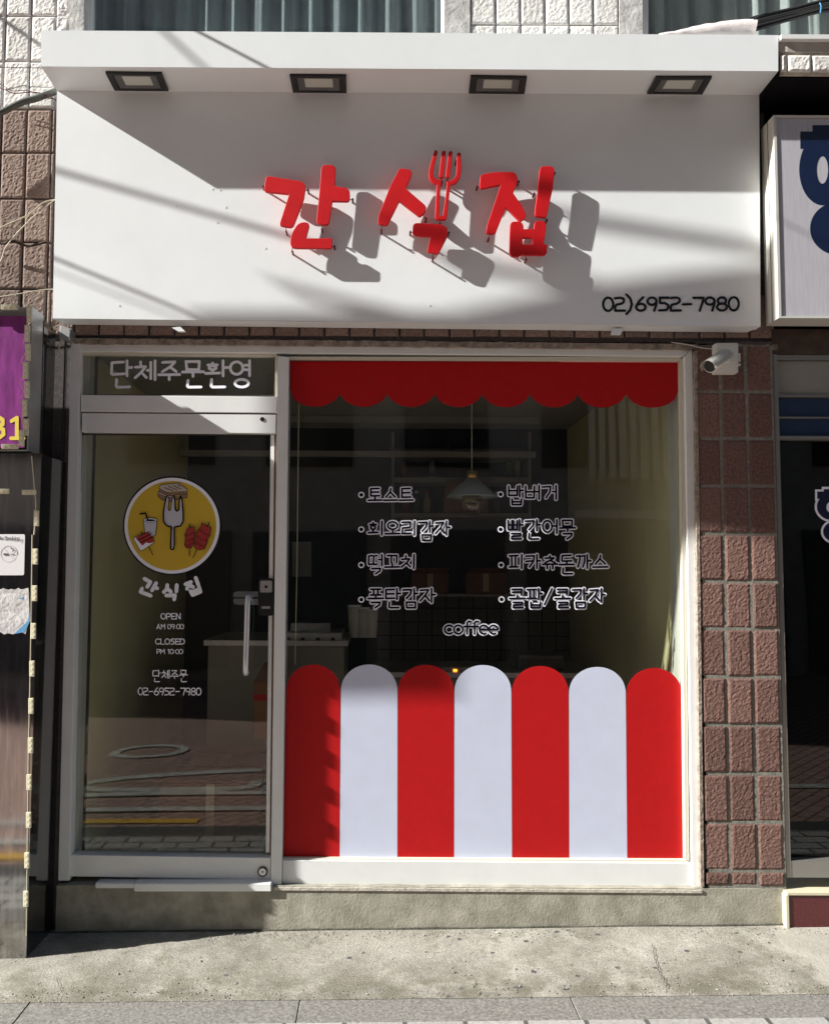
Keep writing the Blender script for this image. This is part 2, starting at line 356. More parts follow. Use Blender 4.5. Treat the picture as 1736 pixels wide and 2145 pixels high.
# ================================================================== GROUND
GS = 0.015
def gz(x): return GS*max(-6, min(6, x)) - 0.0
def ground_sheet(name, x0, x1, y0, y1, dz, m, nx=60, ny=10, rough=0.0, drop=0.0):
    bm = bmesh.new(); G = []
    for i in range(nx+1):
        G.append([bm.verts.new((x0+(x1-x0)*i/nx, y0+(y1-y0)*k/ny, gz(x0+(x1-x0)*i/nx)+dz + (noise.noise(Vector((x0+(x1-x0)*i/nx, (y0+(y1-y0)*k/ny)*1.5, 3))*2.2)*rough if 0 < k < ny else 0))) for k in range(ny+1)])
    for i in range(nx):
        for k in range(ny): bm.faces.new((G[i][k], G[i+1][k], G[i+1][k+1], G[i][k+1]))
    o = bm_obj(name, bm, m, None, True); o['kind'] = 'structure'; return o
def concrete_ground():
    m = bpy.data.materials.new('worn_sidewalk_concrete'); m.use_nodes = True; n = m.node_tree; L = n.links; b = n.nodes['Principled BSDF']
    b.inputs['Roughness'].default_value = .9; b.inputs['Specular IOR Level'].default_value = .2
    tc = n.nodes.new('ShaderNodeTexCoord')
    def N(scale, det=6, stretch=None):
        t = n.nodes.new('ShaderNodeTexNoise'); t.inputs['Scale'].default_value = scale; t.inputs['Detail'].default_value = det; t.inputs['Roughness'].default_value = .7
        L.new(tc.outputs['Object'], t.inputs['Vector']); return t.outputs['Fac']
    def R(src, p0, p1, c0, c1):
        r = n.nodes.new('ShaderNodeValToRGB'); L.new(src, r.inputs[0]); r.color_ramp.elements[0].position = p0; r.color_ramp.elements[1].position = p1
        r.color_ramp.elements[0].color = (*c0, 1); r.color_ramp.elements[1].color = (*c1, 1); return r.outputs[0]
    def MX(f, a, c, mode='MIX', fac=None):
        x = n.nodes.new('ShaderNodeMix'); x.data_type = 'RGBA'; x.blend_type = mode
        if f is not None: L.new(f, x.inputs['Factor'])
        else: x.inputs['Factor'].default_value = fac
        L.new(a, x.inputs[6]); L.new(c, x.inputs[7]); return x.outputs[2]
    base = R(N(2.6, 10), .36, .62, (.20, .188, .16), (.385, .37, .335))
    fine = R(N(110, 10), .34, .64, (.58, .57, .55), (1.2, 1.18, 1.14))
    c = MX(None, base, fine, 'MULTIPLY', .85)
    moss = R(N(5.5, 10), .54, .66, (0, 0, 0), (.8, .8, .8)); mc = n.nodes.new('ShaderNodeRGB'); mc.outputs[0].default_value = (.17, .16, .115, 1)
    c = MX(moss, c, mc.outputs[0])
    sp = n.nodes.new('ShaderNodeTexVoronoi'); sp.inputs['Scale'].default_value = 9; L.new(tc.outputs['Object'], sp.inputs['Vector'])
    sx = n.nodes.new('ShaderNodeSeparateXYZ'); L.new(tc.outputs['Object'], sx.inputs[0])
    def MR(src, a, b_, lo=0.0, hi=1.0):
        r = n.nodes.new('ShaderNodeMapRange'); L.new(src, r.inputs[0]); r.inputs[1].default_value = a; r.inputs[2].default_value = b_; r.inputs[3].default_value = lo; r.inputs[4].default_value = hi; return r.outputs[0]
    def MM(op, a, b_):
        r = n.nodes.new('ShaderNodeMath'); r.operation = op; L.new(a, r.inputs[0])
        if isinstance(b_, float): r.inputs[1].default_value = b_
        else: L.new(b_, r.inputs[1])
        return r.outputs[0]
    # dirt and moss gathered along the kerb, a newer paler patch of concrete at the far right
    dirt = MM('MULTIPLY', MR(sx.outputs['Y'], -.28, -.52), MR(N(7, 12), .42, .60)); dc = n.nodes.new('ShaderNodeRGB'); dc.outputs[0].default_value = (.12, .112, .08, 1)
    c = MX(MM('MULTIPLY', dirt, .75), c, dc.outputs[0])
    edge = MM('ADD', sx.outputs['X'], MM('MULTIPLY', N(4, 8), .5)); newc = n.nodes.new('ShaderNodeRGB'); newc.outputs[0].default_value = (.42, .40, .35, 1)
    c = MX(MM('MULTIPLY', MR(edge, 1.93, 1.97), .6), c, newc.outputs[0])
    gum = R(sp.outputs['Distance'], .09, .115, (1, 1, 1), (0, 0, 0)); gc = n.nodes.new('ShaderNodeRGB'); gc.outputs[0].default_value = (.09, .09, .09, 1)
    gf = MX(None, gum, R(N(2.1, 2), .46, .52, (0, 0, 0), (1, 1, 1)), 'MULTIPLY', 1.0)
    c = MX(gf, c, gc.outputs[0])
    L.new(c, b.inputs['Base Color'])
    bp = n.nodes.new('ShaderNodeBump'); bp.inputs['Strength'].default_value = .7; bp.inputs['Distance'].default_value = .006
    L.new(N(150, 8), bp.inputs['Height']); bp2 = n.nodes.new('ShaderNodeBump'); bp2.inputs['Strength'].default_value = .22; bp2.inputs['Distance'].default_value = .02
    L.new(N(9, 5), bp2.inputs['Height']); L.new(bp.outputs[0], bp2.inputs['Normal']); L.new(bp2.outputs[0], b.inputs['Normal'])
    return m
M_conc = concrete_ground()
M_kerb = mat('granite_kerb', (.235, .225, .205), .85, col2=(.10, .096, .085), vscale=85, bump=.4, bscale=120, bdist=.004, detail=3)
M_plinth = mat('plinth_concrete', (.40, .378, .315), .9, col2=(.21, .198, .16), vscale=9, bump=.6, bscale=90, bdist=.003, detail=15, spec=.2)
def brick_ground(name, c1, c2, mortar, sc, rot=45):
    m = bpy.data.materials.new(name); m.use_nodes = True; n = m.node_tree; L = n.links; b = n.nodes['Principled BSDF']; b.inputs['Roughness'].default_value = .85
    tc = n.nodes.new('ShaderNodeTexCoord'); mp = n.nodes.new('ShaderNodeMapping'); mp.inputs['Rotation'].default_value = (0, 0, radians(rot)); br = n.nodes.new('ShaderNodeTexBrick')
    L.new(tc.outputs['Object'], mp.inputs[0]); L.new(mp.outputs[0], br.inputs['Vector'])
    br.inputs['Scale'].default_value = sc; br.inputs['Color1'].default_value = (*c1, 1); br.inputs['Color2'].default_value = (*c2, 1); br.inputs['Mortar'].default_value = (*mortar, 1)
    br.inputs['Mortar Size'].default_value = .02; br.inputs['Brick Width'].default_value = .5; br.inputs['Row Height'].default_value = .25
    no = n.nodes.new('ShaderNodeTexNoise'); no.inputs['Scale'].default_value = 90; no.inputs['Detail'].default_value = 4; L.new(tc.outputs['Object'], no.inputs['Vector'])
    mx = n.nodes.new('ShaderNodeMix'); mx.data_type = 'RGBA'; mx.blend_type = 'OVERLAY'; mx.inputs['Factor'].default_value = .5
    L.new(br.outputs[0], mx.inputs[6]); L.new(no.outputs['Fac'], mx.inputs[7]); L.new(mx.outputs[2], b.inputs['Base Color'])
    bp = n.nodes.new('ShaderNodeBump'); bp.inputs['Strength'].default_value = .6; bp.inputs['Distance'].default_value = .004; bp.invert = True
    L.new(br.outputs['Fac'], bp.inputs['Height']); L.new(bp.outputs[0], b.inputs['Normal'])
    return m
M_pav = brick_ground('grey_paving_blocks', (.33, .32, .30), (.28, .275, .26), (.07, .07, .065), 2.4, 0)
M_redp = brick_ground('red_paving_blocks', (.35, .235, .20), (.29, .19, .16), (.10, .06, .05), 3.0, 45)
M_asph = mat('asphalt', (.06, .06, .06), .9, var=.3, vscale=80, bump=.5, bscale=200, bdist=.005)
M_pw = mat('white_road_paint', (.48, .48, .45), .7, var=.4, vscale=14); M_py = mat('yellow_road_paint', (.60, .36, .04), .7, var=.15, vscale=30)
ground_sheet('ground', -60, 60, -60, 40, -0.30, M_asph, 20, 20)
ground_sheet('sidewalk', -8, 8, -0.585, 0.35, 0.0, M_conc, 200, 14, 0.004)
# kerb stones (one strip, joints modelled as real gaps)
bm = bmesh.new(); x = -8.153
while x < 8:
    x1 = x + 0.985; xa, xb = x+.0012, x1-.0012
    loops_add(bm, [(xa, -.737, -.3), (xb, -.737, -.3), (xb, -.737, gz(xb)), (xa, -.737, gz(xa))], [(xa, -.587, -.3), (xb, -.587, -.3), (xb, -.587, gz(xb)+.001), (xa, -.587, gz(xa)+.001)]); x = x1
bmesh.ops.bevel(bm, geom=[e for e in bm.edges], offset=.0025, segments=1, affect='EDGES')
o = bm_obj('kerb', bm, M_kerb); o['kind'] = 'structure'
ground_sheet('pavement', -8, 8, -1.16, -0.738, 0.0, M_pav, 20, 4)
ground_sheet('gutter', -30, 30, -1.34, -1.16, -0.002, M_asph, 20, 2)
ground_sheet('road', -30, 30, -8.2, -1.34, -0.004, M_redp, 40, 4)
bm = bmesh.new()
def strip(bm, pts, wdt, z):
    for a, b in zip(pts[:-1], pts[1:]):
        a = Vector((*a, 0)); b = Vector((*b, 0)); d = (b-a).normalized(); nn = Vector((-d.y, d.x, 0))*wdt/2
        vs = [a-nn, b-nn, b+nn, a+nn]; bm.faces.new([bm.verts.new((p.x, p.y, gz(p.x)+z)) for p in vs])
strip(bm, [(-7.9, -1.68), (7.9, -1.68)], .09, .002); strip(bm, [(-7.9, -2.05), (7.9, -2.05)], .09, .002)
hk = smoothline([Vector((*p, 0)) for p in [(-.9, -2.72), (-1.46, -2.62), (-2.0, -2.5), (-2.18, -2.35), (-1.95, -2.2), (-1.03, -2.17), (-.85, -2.38), (-.6, -2.22), (-.1, -2.17), (7.9, -2.17)]], 6)
strip(bm, [(p.x, p.y) for p in hk], .11, .004)
strip(bm, [(-1.99+.3*cos(a*pi/12), -3.45+.22*sin(a*pi/12)) for a in range(25)], .09, .006)
strip(bm, [(-.9, -3.3), (1.5, -3.3)], .12, .006)
o = bm_obj('road_marking', bm, M_pw); o['kind'] = 'structure'
bm = bmesh.new(); strip(bm, [(-7.9, -1.44), (-1.12, -1.44)], .09, .002); o = bm_obj('yellow_road_marking', bm, M_py); o['kind'] = 'structure'

# ================================================================== BUILDING
bld = empty('shop_building', (0, 0.3, 0), 'narrow street-front building with brown rough tiles below and white painted tiles above', 'building')
YW = 0.02
zt = lambda py, Y=YW: Z_(py, Y)
# grout / wall core, pieces around the openings
ZH = Z_(713, YW)            # head of shopfront opening
ZS = Z_(1856, 0.0)          # top of plinth
XL, XR = X_(146, YW, 1300), X_(1452, YW, 900)
ZUP = zt(230); ZTOP = 7.0
bm = bmesh.new()
Xp0, Xp1 = X_(1452, 0, 1300), X_(1634, 0, 1300)
boxm(bm, -3.4, XL, YW+.012, .30, -0.2, ZUP)                        # left of the opening
boxm(bm, XL, Xp1, YW+.012, .30, ZH, ZUP)                           # above the opening
boxm(bm, XR+.02, Xp1, .012, .30, -0.1, ZH)                         # pillar core
bm_obj('wall', bm, M_groutd, bld)
bm = bmesh.new(); boxm(bm, XR+.02, Xp1-.003, .0045, .0115, ZS-.02, ZH-.02); bm_obj('grout', bm, M_grout, bld)
# brown tiles left + band
pitch = 52.4; j0 = 50.5
xj = [X_(j0+pitch*k, YW, 450) for k in range(-30, 2)] + [X_(112, YW, 450)]
zj = [zt(v) for v in (232, 323, 419, 511, 609, 708)]
tiles('brown_tile', xj[-8:], zj, YW, M_tilel, bld, gap=.010)
xj = [X_(j0+pitch*k, YW, 700) for k in range(1, 31)]
tiles('brown_tile_band', xj, [zt(612), zt(706)], YW, M_tilel, bld, gap=.010, skip=lambda x, z: x > Xp1)
# pillar
xj = [X_(v, 0, 1300) for v in (1465, 1519, 1575, 1631)]
zj = [Z_(v, 0, 1540) for v in (722, 820, 919, 1018, 1118, 1218, 1317, 1418, 1519, 1621, 1723, 1825, 1857)]
tiles('pillar_tile', xj, zj, 0.0, M_tileb, bld, gap=.0145, depth=.006, rough=.0016, jit=.0022)
# side cheek of pillar next to the frame and rough mortar over the frame
bm = bmesh.new(); prism(bm, [(1474, 1858), (1467, 1858), (1454, 735), (1460, 735)], -0.002, .03); bm_obj('mortar_edge', bm, M_mortar, bld)
def rough_strip(name, x0, y0, x1, y1, th, Y, m, parent, n=90, amp=3.0, jy=.006):
    bm = bmesh.new(); top = []; bot = []
    for i in range(n+1):
        x = x0+(x1-x0)*i/n; y = y0+(y1-y0)*i/n
        top.append((x, y+noise.noise(Vector((x*.05, 1, 0)))*amp)); bot.append((x, y+th+noise.noise(Vector((x*.08, 5, 0)))*amp*.5))
    for i in range(n):
        prism(bm, [bot[i], bot[i+1], top[i+1], top[i]], Y+noise.noise(Vector((i*.7, 0, 0)))*jy, Y+.05)
    bmesh.ops.remove_doubles(bm, verts=bm.verts, dist=1e-5)
    return bm_obj(name, bm, m, parent)
rough_strip('mortar_bead', 146, 708, 1628, 722, 11, .012, M_mortar, bld)
# concrete plinth
bm = bmesh.new(); n = 120; xa, xb = X_(118, 0, 1900), X_(1641, 0, 1900)
top = []
for i in range(n+1):
    x = xa+(xb-xa)*i/n; top.append((x, ZS-.004+.004*noise.noise(Vector((x*9, 0, 0)))))
for i in range(n):
    (x0, z0), (x1, z1) = top[i], top[i+1]
    loops_add(bm, [(x0, -.004+.003*noise.noise(Vector((x0*4, 3, 0))), -.2), (x1, -.004+.003*noise.noise(Vector((x1*4, 3, 0))), -.2), (x1, 0.0, z1), (x0, 0.0, z0)], [(x0, .4, -.2), (x1, .4, -.2), (x1, .4, z1), (x0, .4, z0)])
bmesh.ops.remove_doubles(bm, verts=bm.verts, dist=1e-5)
bm_obj('plinth', bm, M_plinth, bld)
rough_strip('plinth_fillet', 575, 1859, 1470, 1865, 6, -.006, mat('pale_sealant', (.50, .46, .40), .9, var=.3, vscale=40, bump=.6, bscale=80, bdist=.005), bld, 160, .9, .0006)

bm = bmesh.new(); n = 160
for i in range(n):
    x0 = -1.45+3.3*i/n; x1 = -1.45+3.3*(i+1)/n; h0 = .004+.006*max(0, noise.noise(Vector((x0*6, 2, 0)))+.25); h1 = .004+.006*max(0, noise.noise(Vector((x1*6, 2, 0)))+.25)
    loops_add(bm, [(x0, -.010, gz(x0)-.02), (x1, -.010, gz(x1)-.02), (x1, -.009, gz(x1)+h1), (x0, -.009, gz(x0)+h0)], [(x0, 0, gz(x0)-.02), (x1, 0, gz(x1)-.02), (x1, 0, gz(x1)+h1), (x0, 0, gz(x0)+h0)])
bmesh.ops.remove_doubles(bm, verts=bm.verts, dist=1e-5)
bm_obj('plinth_foot', bm, mat('damp_joint', (.10, .095, .075), .95, var=.5, vscale=40, bump=.6, bscale=90, bdist=.005), bld)
# upper storey
YU = 0.02
bm = bmesh.new()
wl0, wl1 = X_(193, YU, 40), X_(925, YU, 40); wr0, wr1 = X_(1357, YU, 40), X_(2300, YU, 40); zs = Z_(88, YU)
boxm(bm, -3.4, wl0-.105, YU+.012, .30, ZUP, ZTOP); boxm(bm, wl1+.07, wr0-.05, YU+.012, .30, ZUP, ZTOP)
boxm(bm, wl0-.105, wl1+.07, YU+.012, .30, ZUP, zs-.08); boxm(bm, wl0-.105, wl1+.07, YU+.012, .30, zs+1.3, ZTOP)
boxm(bm, wr0-.05, X_(1600, YU, 100), YU+.012, .30, Z_(151, YU), zs-.06); boxm(bm, wr0-.05, 4.6, YU+.012, .30, zs+1.3, ZTOP)
boxm(bm, wr1+.1, 4.6, YU+.012, .30, zs-.06, zs+1.3)
bm_obj('upper_wall', bm, mat('painted_grout', (.42, .41, .42), .9, var=.2, vscale=30), bld)
tiles('white_tile', [X_(v, YU, 100) for v in (-96, -43, 10.5, 64, 117)], [zt(v) for v in (230, 131.5, 36, -60, -156)], YU, M_tilew, bld, gap=.010, rough=.0016, fs=50)
tiles('white_tile_side', [X_(117, YU, 100), X_(143, YU, 100)], [zt(v) for v in (131.5, 36, -60, -156)], YU, M_tilew, bld, gap=.004, rough=.006, fs=20)
tiles('white_tile_pier', [X_(v, YU, 30) for v in (985, 1038, 1090.5, 1141, 1192, 1243, 1296)], [zt(v) for v in (146, 50, -46, -142)], YU, M_tilew, bld, gap=.010, rough=.0015, fs=50)
YQ = -.23
tiles('white_tile_right', [max(U(1629, 120, -.235).x, U(1592, 300, -.045).x, U(1589, 199, -.045).x)+.005] + [X_(v, YQ, 125) for v in (1648, 1700, 1754, 1808, 1862, 1916, 1970)], [Z_(147, YQ), Z_(109, YQ)], YQ, M_tilew, bld, gap=.010, rough=.0015, fs=50)
for q in ((145, 176), (930, 984), (1297, 1345)):
    bm = bmesh.new(); prism(bm, rect(q[0], -200, q[1], 80), YU-.005, .14); bm_obj('window_reveal', bm, M_plaster, bld)
def upper_window(x0, x1, label, gm, y1=86):
    f = empty('window', U((x0+x1)/2, y1, .1)); f.parent = bld; f.matrix_parent_inverse = WINV(bld); tag(f, label)
    def add(nm, bm, m, sm=False):
        me = bpy.data.meshes.new(nm); bmesh.ops.recalc_face_normals(bm, faces=bm.faces); bm.to_mesh(me); bm.free(); me.materials.append(m)
        o = bpy.data.objects.new(nm, me); COL.objects.link(o); o.parent = f
        o.matrix_parent_inverse = (Matrix.Translation(f.location)).inverted()
        if sm:
            for p in me.polygons: p.use_smooth = True
        return o
    bm = bmesh.new(); prism(bm, rect(x0-18, -260, x0, y1), .07, .13); prism(bm, rect(x1, -260, x1+14, y1), .07, .13)
    prism(bm, rect(x0, y1-10, x1, y1), .075, .13)
    add('frame', bm, M_frame)
    bm = bmesh.new(); prism(bm, rect(x0, -260, x1, y1-10), .105, .111); add('pane', bm, gm)
    bm = bmesh.new(); X0, X1 = X_(x0-20, .2, 0), X_(x1+20, .2, 0); n = int((X1-X0)/.012); z0, z1 = Z_(y1+12, .2), Z_(y1, .2)+1.5; prev = None
    ph = 0
    for i in range(n+1):
        x = X0+(X1-X0)*i/n; ph += .012*(48+26*noise.noise(Vector((x*2.3, 4, x0))))
        y = .175+.030*sin(ph)+.012*sin(ph*2.7+1)
        c = [bm.verts.new((x, y, z0)), bm.verts.new((x, y+.006*sin(i), z1))]
        if prev: bm.faces.new((prev[0], c[0], c[1], prev[1]))
        prev = c
    add('curtain', bm, mat('pale_teal_curtain', (.47, .49, .49), .9, var=.08, vscale=20), True)
    bm = bmesh.new(); boxm(bm, X0, X1, .36, .38, z0-.1, z1); add('room_backing', bm, mat('dark_room', (.05, .05, .05), .9))
upper_window(193, 925, 'wide upper window with dark teal curtains above the left part of the sign', M_glassd)
upper_window(1357, 2200, 'upper window with pale pleated curtains above the right end of the sign', M_glassu, 84)
xo = max(U(1629, 120, -.235).x, U(1592, 300, -.045).x, U(1589, 199, -.045).x)+.004; print('xo', xo, U(1629, 120, -.235).x, U(1592, 684, -.045).x)
bm = bmesh.new(); boxm(bm, xo, 4.4, YQ-.02, .10, Z_(83, YQ), Z_(74, YQ)); bm_obj('window_sill', bm, M_frame, bld)
bm = bmesh.new(); boxm(bm, xo, 4.4, YQ+.004, .10, Z_(103, YQ), Z_(83, YQ)-.001); bm_obj('sill_band', bm, mat('sill_plaster', (.50, .47, .42), .8, var=.25, vscale=14, bump=.4, bscale=40), bld)  # warm grey plaster with random tone variation
bm = bmesh.new(); boxm(bm, xo, 4.4, YQ+.012, .30, Z_(150, YQ), Z_(103, YQ)-.001); bm_obj('overhang', bm, mat('cream_broken_plaster', (.60, .55, .46), .9, var=.3, vscale=20, bump=.8, bscale=40), bld)
# recess over the neighbour's sign: its shade is painted with near-black sheets
bm = bmesh.new(); boxm(bm, xo-.0025, xo-.0005, YQ+.004, .2, Z_(150, YQ)-.008, Z_(104, YQ)); bm_obj('shade_cheek', bm, mat('painted_recess_shade', (.008, .008, .009), .9, spec=.1), bld)
bm = bmesh.new(); boxm(bm, xo+.002, 4.4, YQ+.02, .44, Z_(150, YQ)-.008, Z_(150, YQ)-.001); bm_obj('shade_soffit', bm, mat('painted_recess_shade', (.008, .008, .009), .9, spec=.1), bld)
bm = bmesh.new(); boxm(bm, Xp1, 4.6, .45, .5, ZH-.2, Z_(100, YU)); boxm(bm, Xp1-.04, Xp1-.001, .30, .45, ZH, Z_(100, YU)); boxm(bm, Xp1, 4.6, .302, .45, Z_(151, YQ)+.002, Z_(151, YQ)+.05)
bm_obj('recess', bm, mat('painted_recess_shade', (.008, .008, .009), .9, spec=.1), bld)

# interior room
YR = 2.3; XI0, XI1 = X_(168, .14, 1300)-.02, X_(1418, .14, 1300)+.005; ZF = ZS+.01; ZC = 2.62
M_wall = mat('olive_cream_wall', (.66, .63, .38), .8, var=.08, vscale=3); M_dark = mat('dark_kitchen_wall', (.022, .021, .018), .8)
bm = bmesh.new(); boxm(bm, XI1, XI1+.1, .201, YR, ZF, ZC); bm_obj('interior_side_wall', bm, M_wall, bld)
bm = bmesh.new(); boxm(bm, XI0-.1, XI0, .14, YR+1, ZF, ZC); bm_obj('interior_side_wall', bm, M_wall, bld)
M_in = mat('inner_jamb_white', (.62, .63, .60), .6)
bm = bmesh.new(); q = X_(1422, .076, 1100); boxm(bm, q, q+.05, .078, .200, ZF, ZH-.02); bm_obj('inner_jamb', bm, M_in, bld)
bm = bmesh.new(); q = X_(171, .08, 1100); boxm(bm, q-.05, q, .125, .20, ZF, ZH-.02); bm_obj('inner_jamb', bm, M_in, bld)
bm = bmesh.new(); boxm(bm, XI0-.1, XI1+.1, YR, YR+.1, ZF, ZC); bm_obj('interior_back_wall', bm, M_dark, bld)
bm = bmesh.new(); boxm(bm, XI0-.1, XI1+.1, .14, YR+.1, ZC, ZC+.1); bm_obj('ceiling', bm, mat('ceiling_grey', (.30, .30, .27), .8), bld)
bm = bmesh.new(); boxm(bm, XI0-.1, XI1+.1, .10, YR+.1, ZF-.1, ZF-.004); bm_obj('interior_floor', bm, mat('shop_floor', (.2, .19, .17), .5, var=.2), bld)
M_ktile = brick_ground('kitchen_wall_tile', (.16, .145, .12), (.14, .125, .105), (.025, .025, .025), 1.0, 0)
for nd in M_ktile.node_tree.nodes:
    if nd.bl_idname == 'ShaderNodeTexBrick':
        nd.offset = 0; nd.inputs['Brick Width'].default_value = .1; nd.inputs['Row Height'].default_value = .1; nd.inputs['Mortar Size'].default_value = .004
    if nd.bl_idname == 'ShaderNodeMapping': nd.inputs['Rotation'].default_value = (radians(-90), 0, 0)
bm = bmesh.new(); a = U(788, 1245, YR-.02); b = U(1230, 1500, YR-.02); boxm(bm, a.x, b.x, YR-.02, YR-.004, b.z, a.z); bm_obj('kitchen_tiles', bm, M_ktile, bld)
bm = bmesh.new(); boxm(bm, XI0+.02, XI1-.3, YR-.35, YR-.31, ZC-.26, ZC-.22); boxm(bm, XI0+.02, XI1-.3, YR-.5, YR-.3, ZC-.05, ZC-.005); bm_obj('ceiling_track', bm, mat('dim_track', (.25, .25, .23), .6), bld)
bm = bmesh.new()
for (x0, y0, x1, y1) in [(820, 905, 826, 1085), (1106, 905, 1112, 1085), (826, 940, 1106, 958), (826, 1000, 1106, 1010), (826, 1075, 1106, 1083)]:
    prism(bm, rect(x0, y0, x1, y1), YR-.30, YR-.02)
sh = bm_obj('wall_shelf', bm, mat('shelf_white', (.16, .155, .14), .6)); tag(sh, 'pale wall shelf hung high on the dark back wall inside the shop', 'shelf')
# ================================================================== SHOPFRONT FRAME, DOOR, WINDOW
YFm = .030; YG = .070
sf = empty('shopfront_window', U(1010, 1856, .05), 'fixed shop window in white aluminium frame with red scalloped awning and striped vinyl', 'shop window')
bm = bmesh.new()
prism(bm, [(122, 1845), (146, 1845), (168, 736), (168, 717), (149, 717)], .018, .12)           # left jamb
prism(bm, [(168, 736), (1432, 747), (1449, 730), (168, 717)], YFm, .12)                         # head
prism(bm, [(567, 1856), (590, 1857), (605, 748), (582, 745)], .022, .12)                        # mullion
prism(bm, [(592, 1857), (1462, 1863), (1458, 1808), (592, 1802)], .034, .12)                    # bottom rail
prism(bm, [(1450, 1864), (1475, 1864), (1449, 730), (1433, 747)], .022, .12)                    # right jamb
prism(bm, [(170, 862), (580, 865), (580, 831), (170, 827)], YFm, .11)                           # transom bar
bmesh.ops.bevel(bm, geom=list(bm.edges), offset=.002, segments=1, affect='EDGES')
bm_obj('frame', bm, M_frame, sf)
bm = bmesh.new()   # inner glazing beads: pale lips
prism(bm, [(168, 741), (580, 745), (580, 741), (168, 736.5)], .040, .07); prism(bm, [(605, 752), (1422, 756), (1426, 748), (605, 747)], .040, .07)
prism(bm, [(1435, 1802), (1443, 1802), (1431, 750), (1424, 752)], .038, .07); prism(bm, [(592, 1802), (1443, 1806), (1443, 1802), (592, 1798)], .044, .07)
prism(bm, [(168, 828), (173, 828), (173, 740), (168, 740)], .044, .07); prism(bm, [(576, 830), (581, 830), (581, 744), (576, 744)], .044, .07)
bm_obj('glazing_bead', bm, mat('cream_bead', (.60, .57, .47), .5), sf)
bm = bmesh.new(); prism(bm, [(586, 1806), (1441, 1810), (1427, 745), (600, 742)], YG, YG+.006); gl = bm_obj('glass', bm, M_glass, sf)
bm = bmesh.new(); prism(bm, [(165, 832), (583, 834), (583, 738), (165, 734)], YG, YG+.006); gt = bm_obj('transom_glass', bm, M_glass, sf)
bm = bmesh.new()
for q in ([(592, 1801), (1436, 1805), (1436, 1801), (592, 1797)], [(1431, 1801), (1436, 1801), (1424, 753), (1420, 753)], [(605, 756), (1424, 758), (1424, 754), (605, 751)],
          [(590, 1801), (594, 1801), (608, 753), (604, 753)], [(172, 832), (577, 833), (577, 828), (172, 826)], [(173, 829), (176, 829), (176, 741), (173, 741)], [(574, 829), (577, 829), (577, 745), (574, 745)]):
    prism(bm, q, YG-.008, YG-.001)
bm_obj('gasket', bm, M_framei, sf)
YD = YG-.0015
# awning
pts = [(608, 753), (1419.5, 756), (1420, 818)]
cus = [1420, 1311, 1210, 1110, 1010, 910, 811, 712, 608]
for i in range(8):
    xa, xb = cus[i], cus[i+1]; c = (xa+xb)/2; hw = (xa-xb)/2; y0 = 829-2*(i/7.0)
    n = 14
    for k in range(n+1):
        a = k/n; x = xa+(xb-xa)*a; u = (x-c)/hw
        y = y0 - 2 + 27*(math.sqrt(max(0, 1-(u*.93)**2)) - .3676)/.6324
        if i == 0 and k == 0: y = 818
        if i == 7 and k == n: y = 816
        pts.append((x, y))
pts = [p for i, p in enumerate(pts) if i == 0 or (Vector(p)-Vector(pts[i-1])).length > .6]
decal('awning_decal', [pts], YD, M_redv, gl)
# stripes
bx = [592, 711.5, 832, 951, 1072, 1192, 1313, 1435]; sxs = [599.5, 713.5, 833, 951, 1071, 1190.5, 1310.5, 1428]; ay = [1392, 1392, 1392.5, 1393, 1395, 1397, 1399]
for i in range(7):
    xa, xb = sxs[i]+.6, sxs[i+1]-.6; c = (xa+xb)/2; hw = (xb-xa)/2; ys = ay[i]+57
    P = [(bx[i], 1797+i*.6), (bx[i]+0, 1797+i*.6)]
    P = [(bx[i+1]-.1, 1797+i*.6), (bx[i]+.1, 1797+i*.6)]
    for k in range(25):
        t = pi - pi*k/24; P.append((c+hw*cos(t), ys-57*(abs(sin(t))**.92)))
    o = decal('stripe_decal', [P], YD-(.0002 if i % 2 else 0), M_whitev if i % 2 else M_redv, gl)
    tag(o, ('white' if i % 2 else 'red')+' round-topped vinyl stripe')
# menu
MENU = [('토스트', 767, 869, 1018, 1.0), ('회오리감자', 767, 946, 1088, 1.43), ('떡꼬치', 768, 871, 1158, 1.43), ('폭탄감자', 767, 915, 1229, 1.43),
        ('밥버거', 1061, 1168, 1013, 1.43), ('빨간어묵', 1060, 1208, 1085, 1.43), ('피카츄돈까스', 1062, 1276, 1158, 1.43), ('콜팝/콜감자', 1063, 1270, 1229, 1.43)]
def outlined(name, strokes, parent, rw=4.25, rb=1.95):
    bm = bmesh.new(); n = caps(bm, strokes, rw, YD); o = bm_obj(name, bm, M_letw, parent)
    bm = bmesh.new(); caps(bm, strokes, rb, YD-.00004*n-.0002); bm_obj('letter_fill', bm, M_letb, parent); return o
for (s, x0, x1, yt, full) in MENU:
    H = 35.0
    st = fit_text(s, x0+4, x1-4, yt+4, yt+4+(H-7)*full, full)
    outlined('menu_lettering', st, gl)
for bx_, by_ in [(756.5, 1036.6), (756.5, 1109), (756.5, 1183.6), (756.5, 1256), (1048, 1035.5), (1048, 1109), (1049, 1183.6), (1050, 1255.6)]:
    outlined('menu_bullet', [[(bx_, by_), (bx_+.3, by_)]], gl, 6.6, 4.0)
outlined('menu_lettering', fit_text('coffee', 931, 1042, 1301, 1328), gl)
lettering('transom_lettering', '단체주문환영', 231, 526, 753, 814, 2.9, YD, M_letw, gt, 1.43, 'white handwritten Korean letters on the glass above the door')
# threshold
bm = bmesh.new(); prism(bm, rect(281, 1851, 568, 1868), -.018, .05); prism(bm, rect(200, 1850, 282, 1861), -.006, .05)
bmesh.ops.bevel(bm, geom=list(bm.edges), offset=.003, segments=2, affect='EDGES')
tag(bm_obj('door_threshold', bm, M_frame), 'white metal threshold strip under the glass door, stepped at its left end', 'threshold')
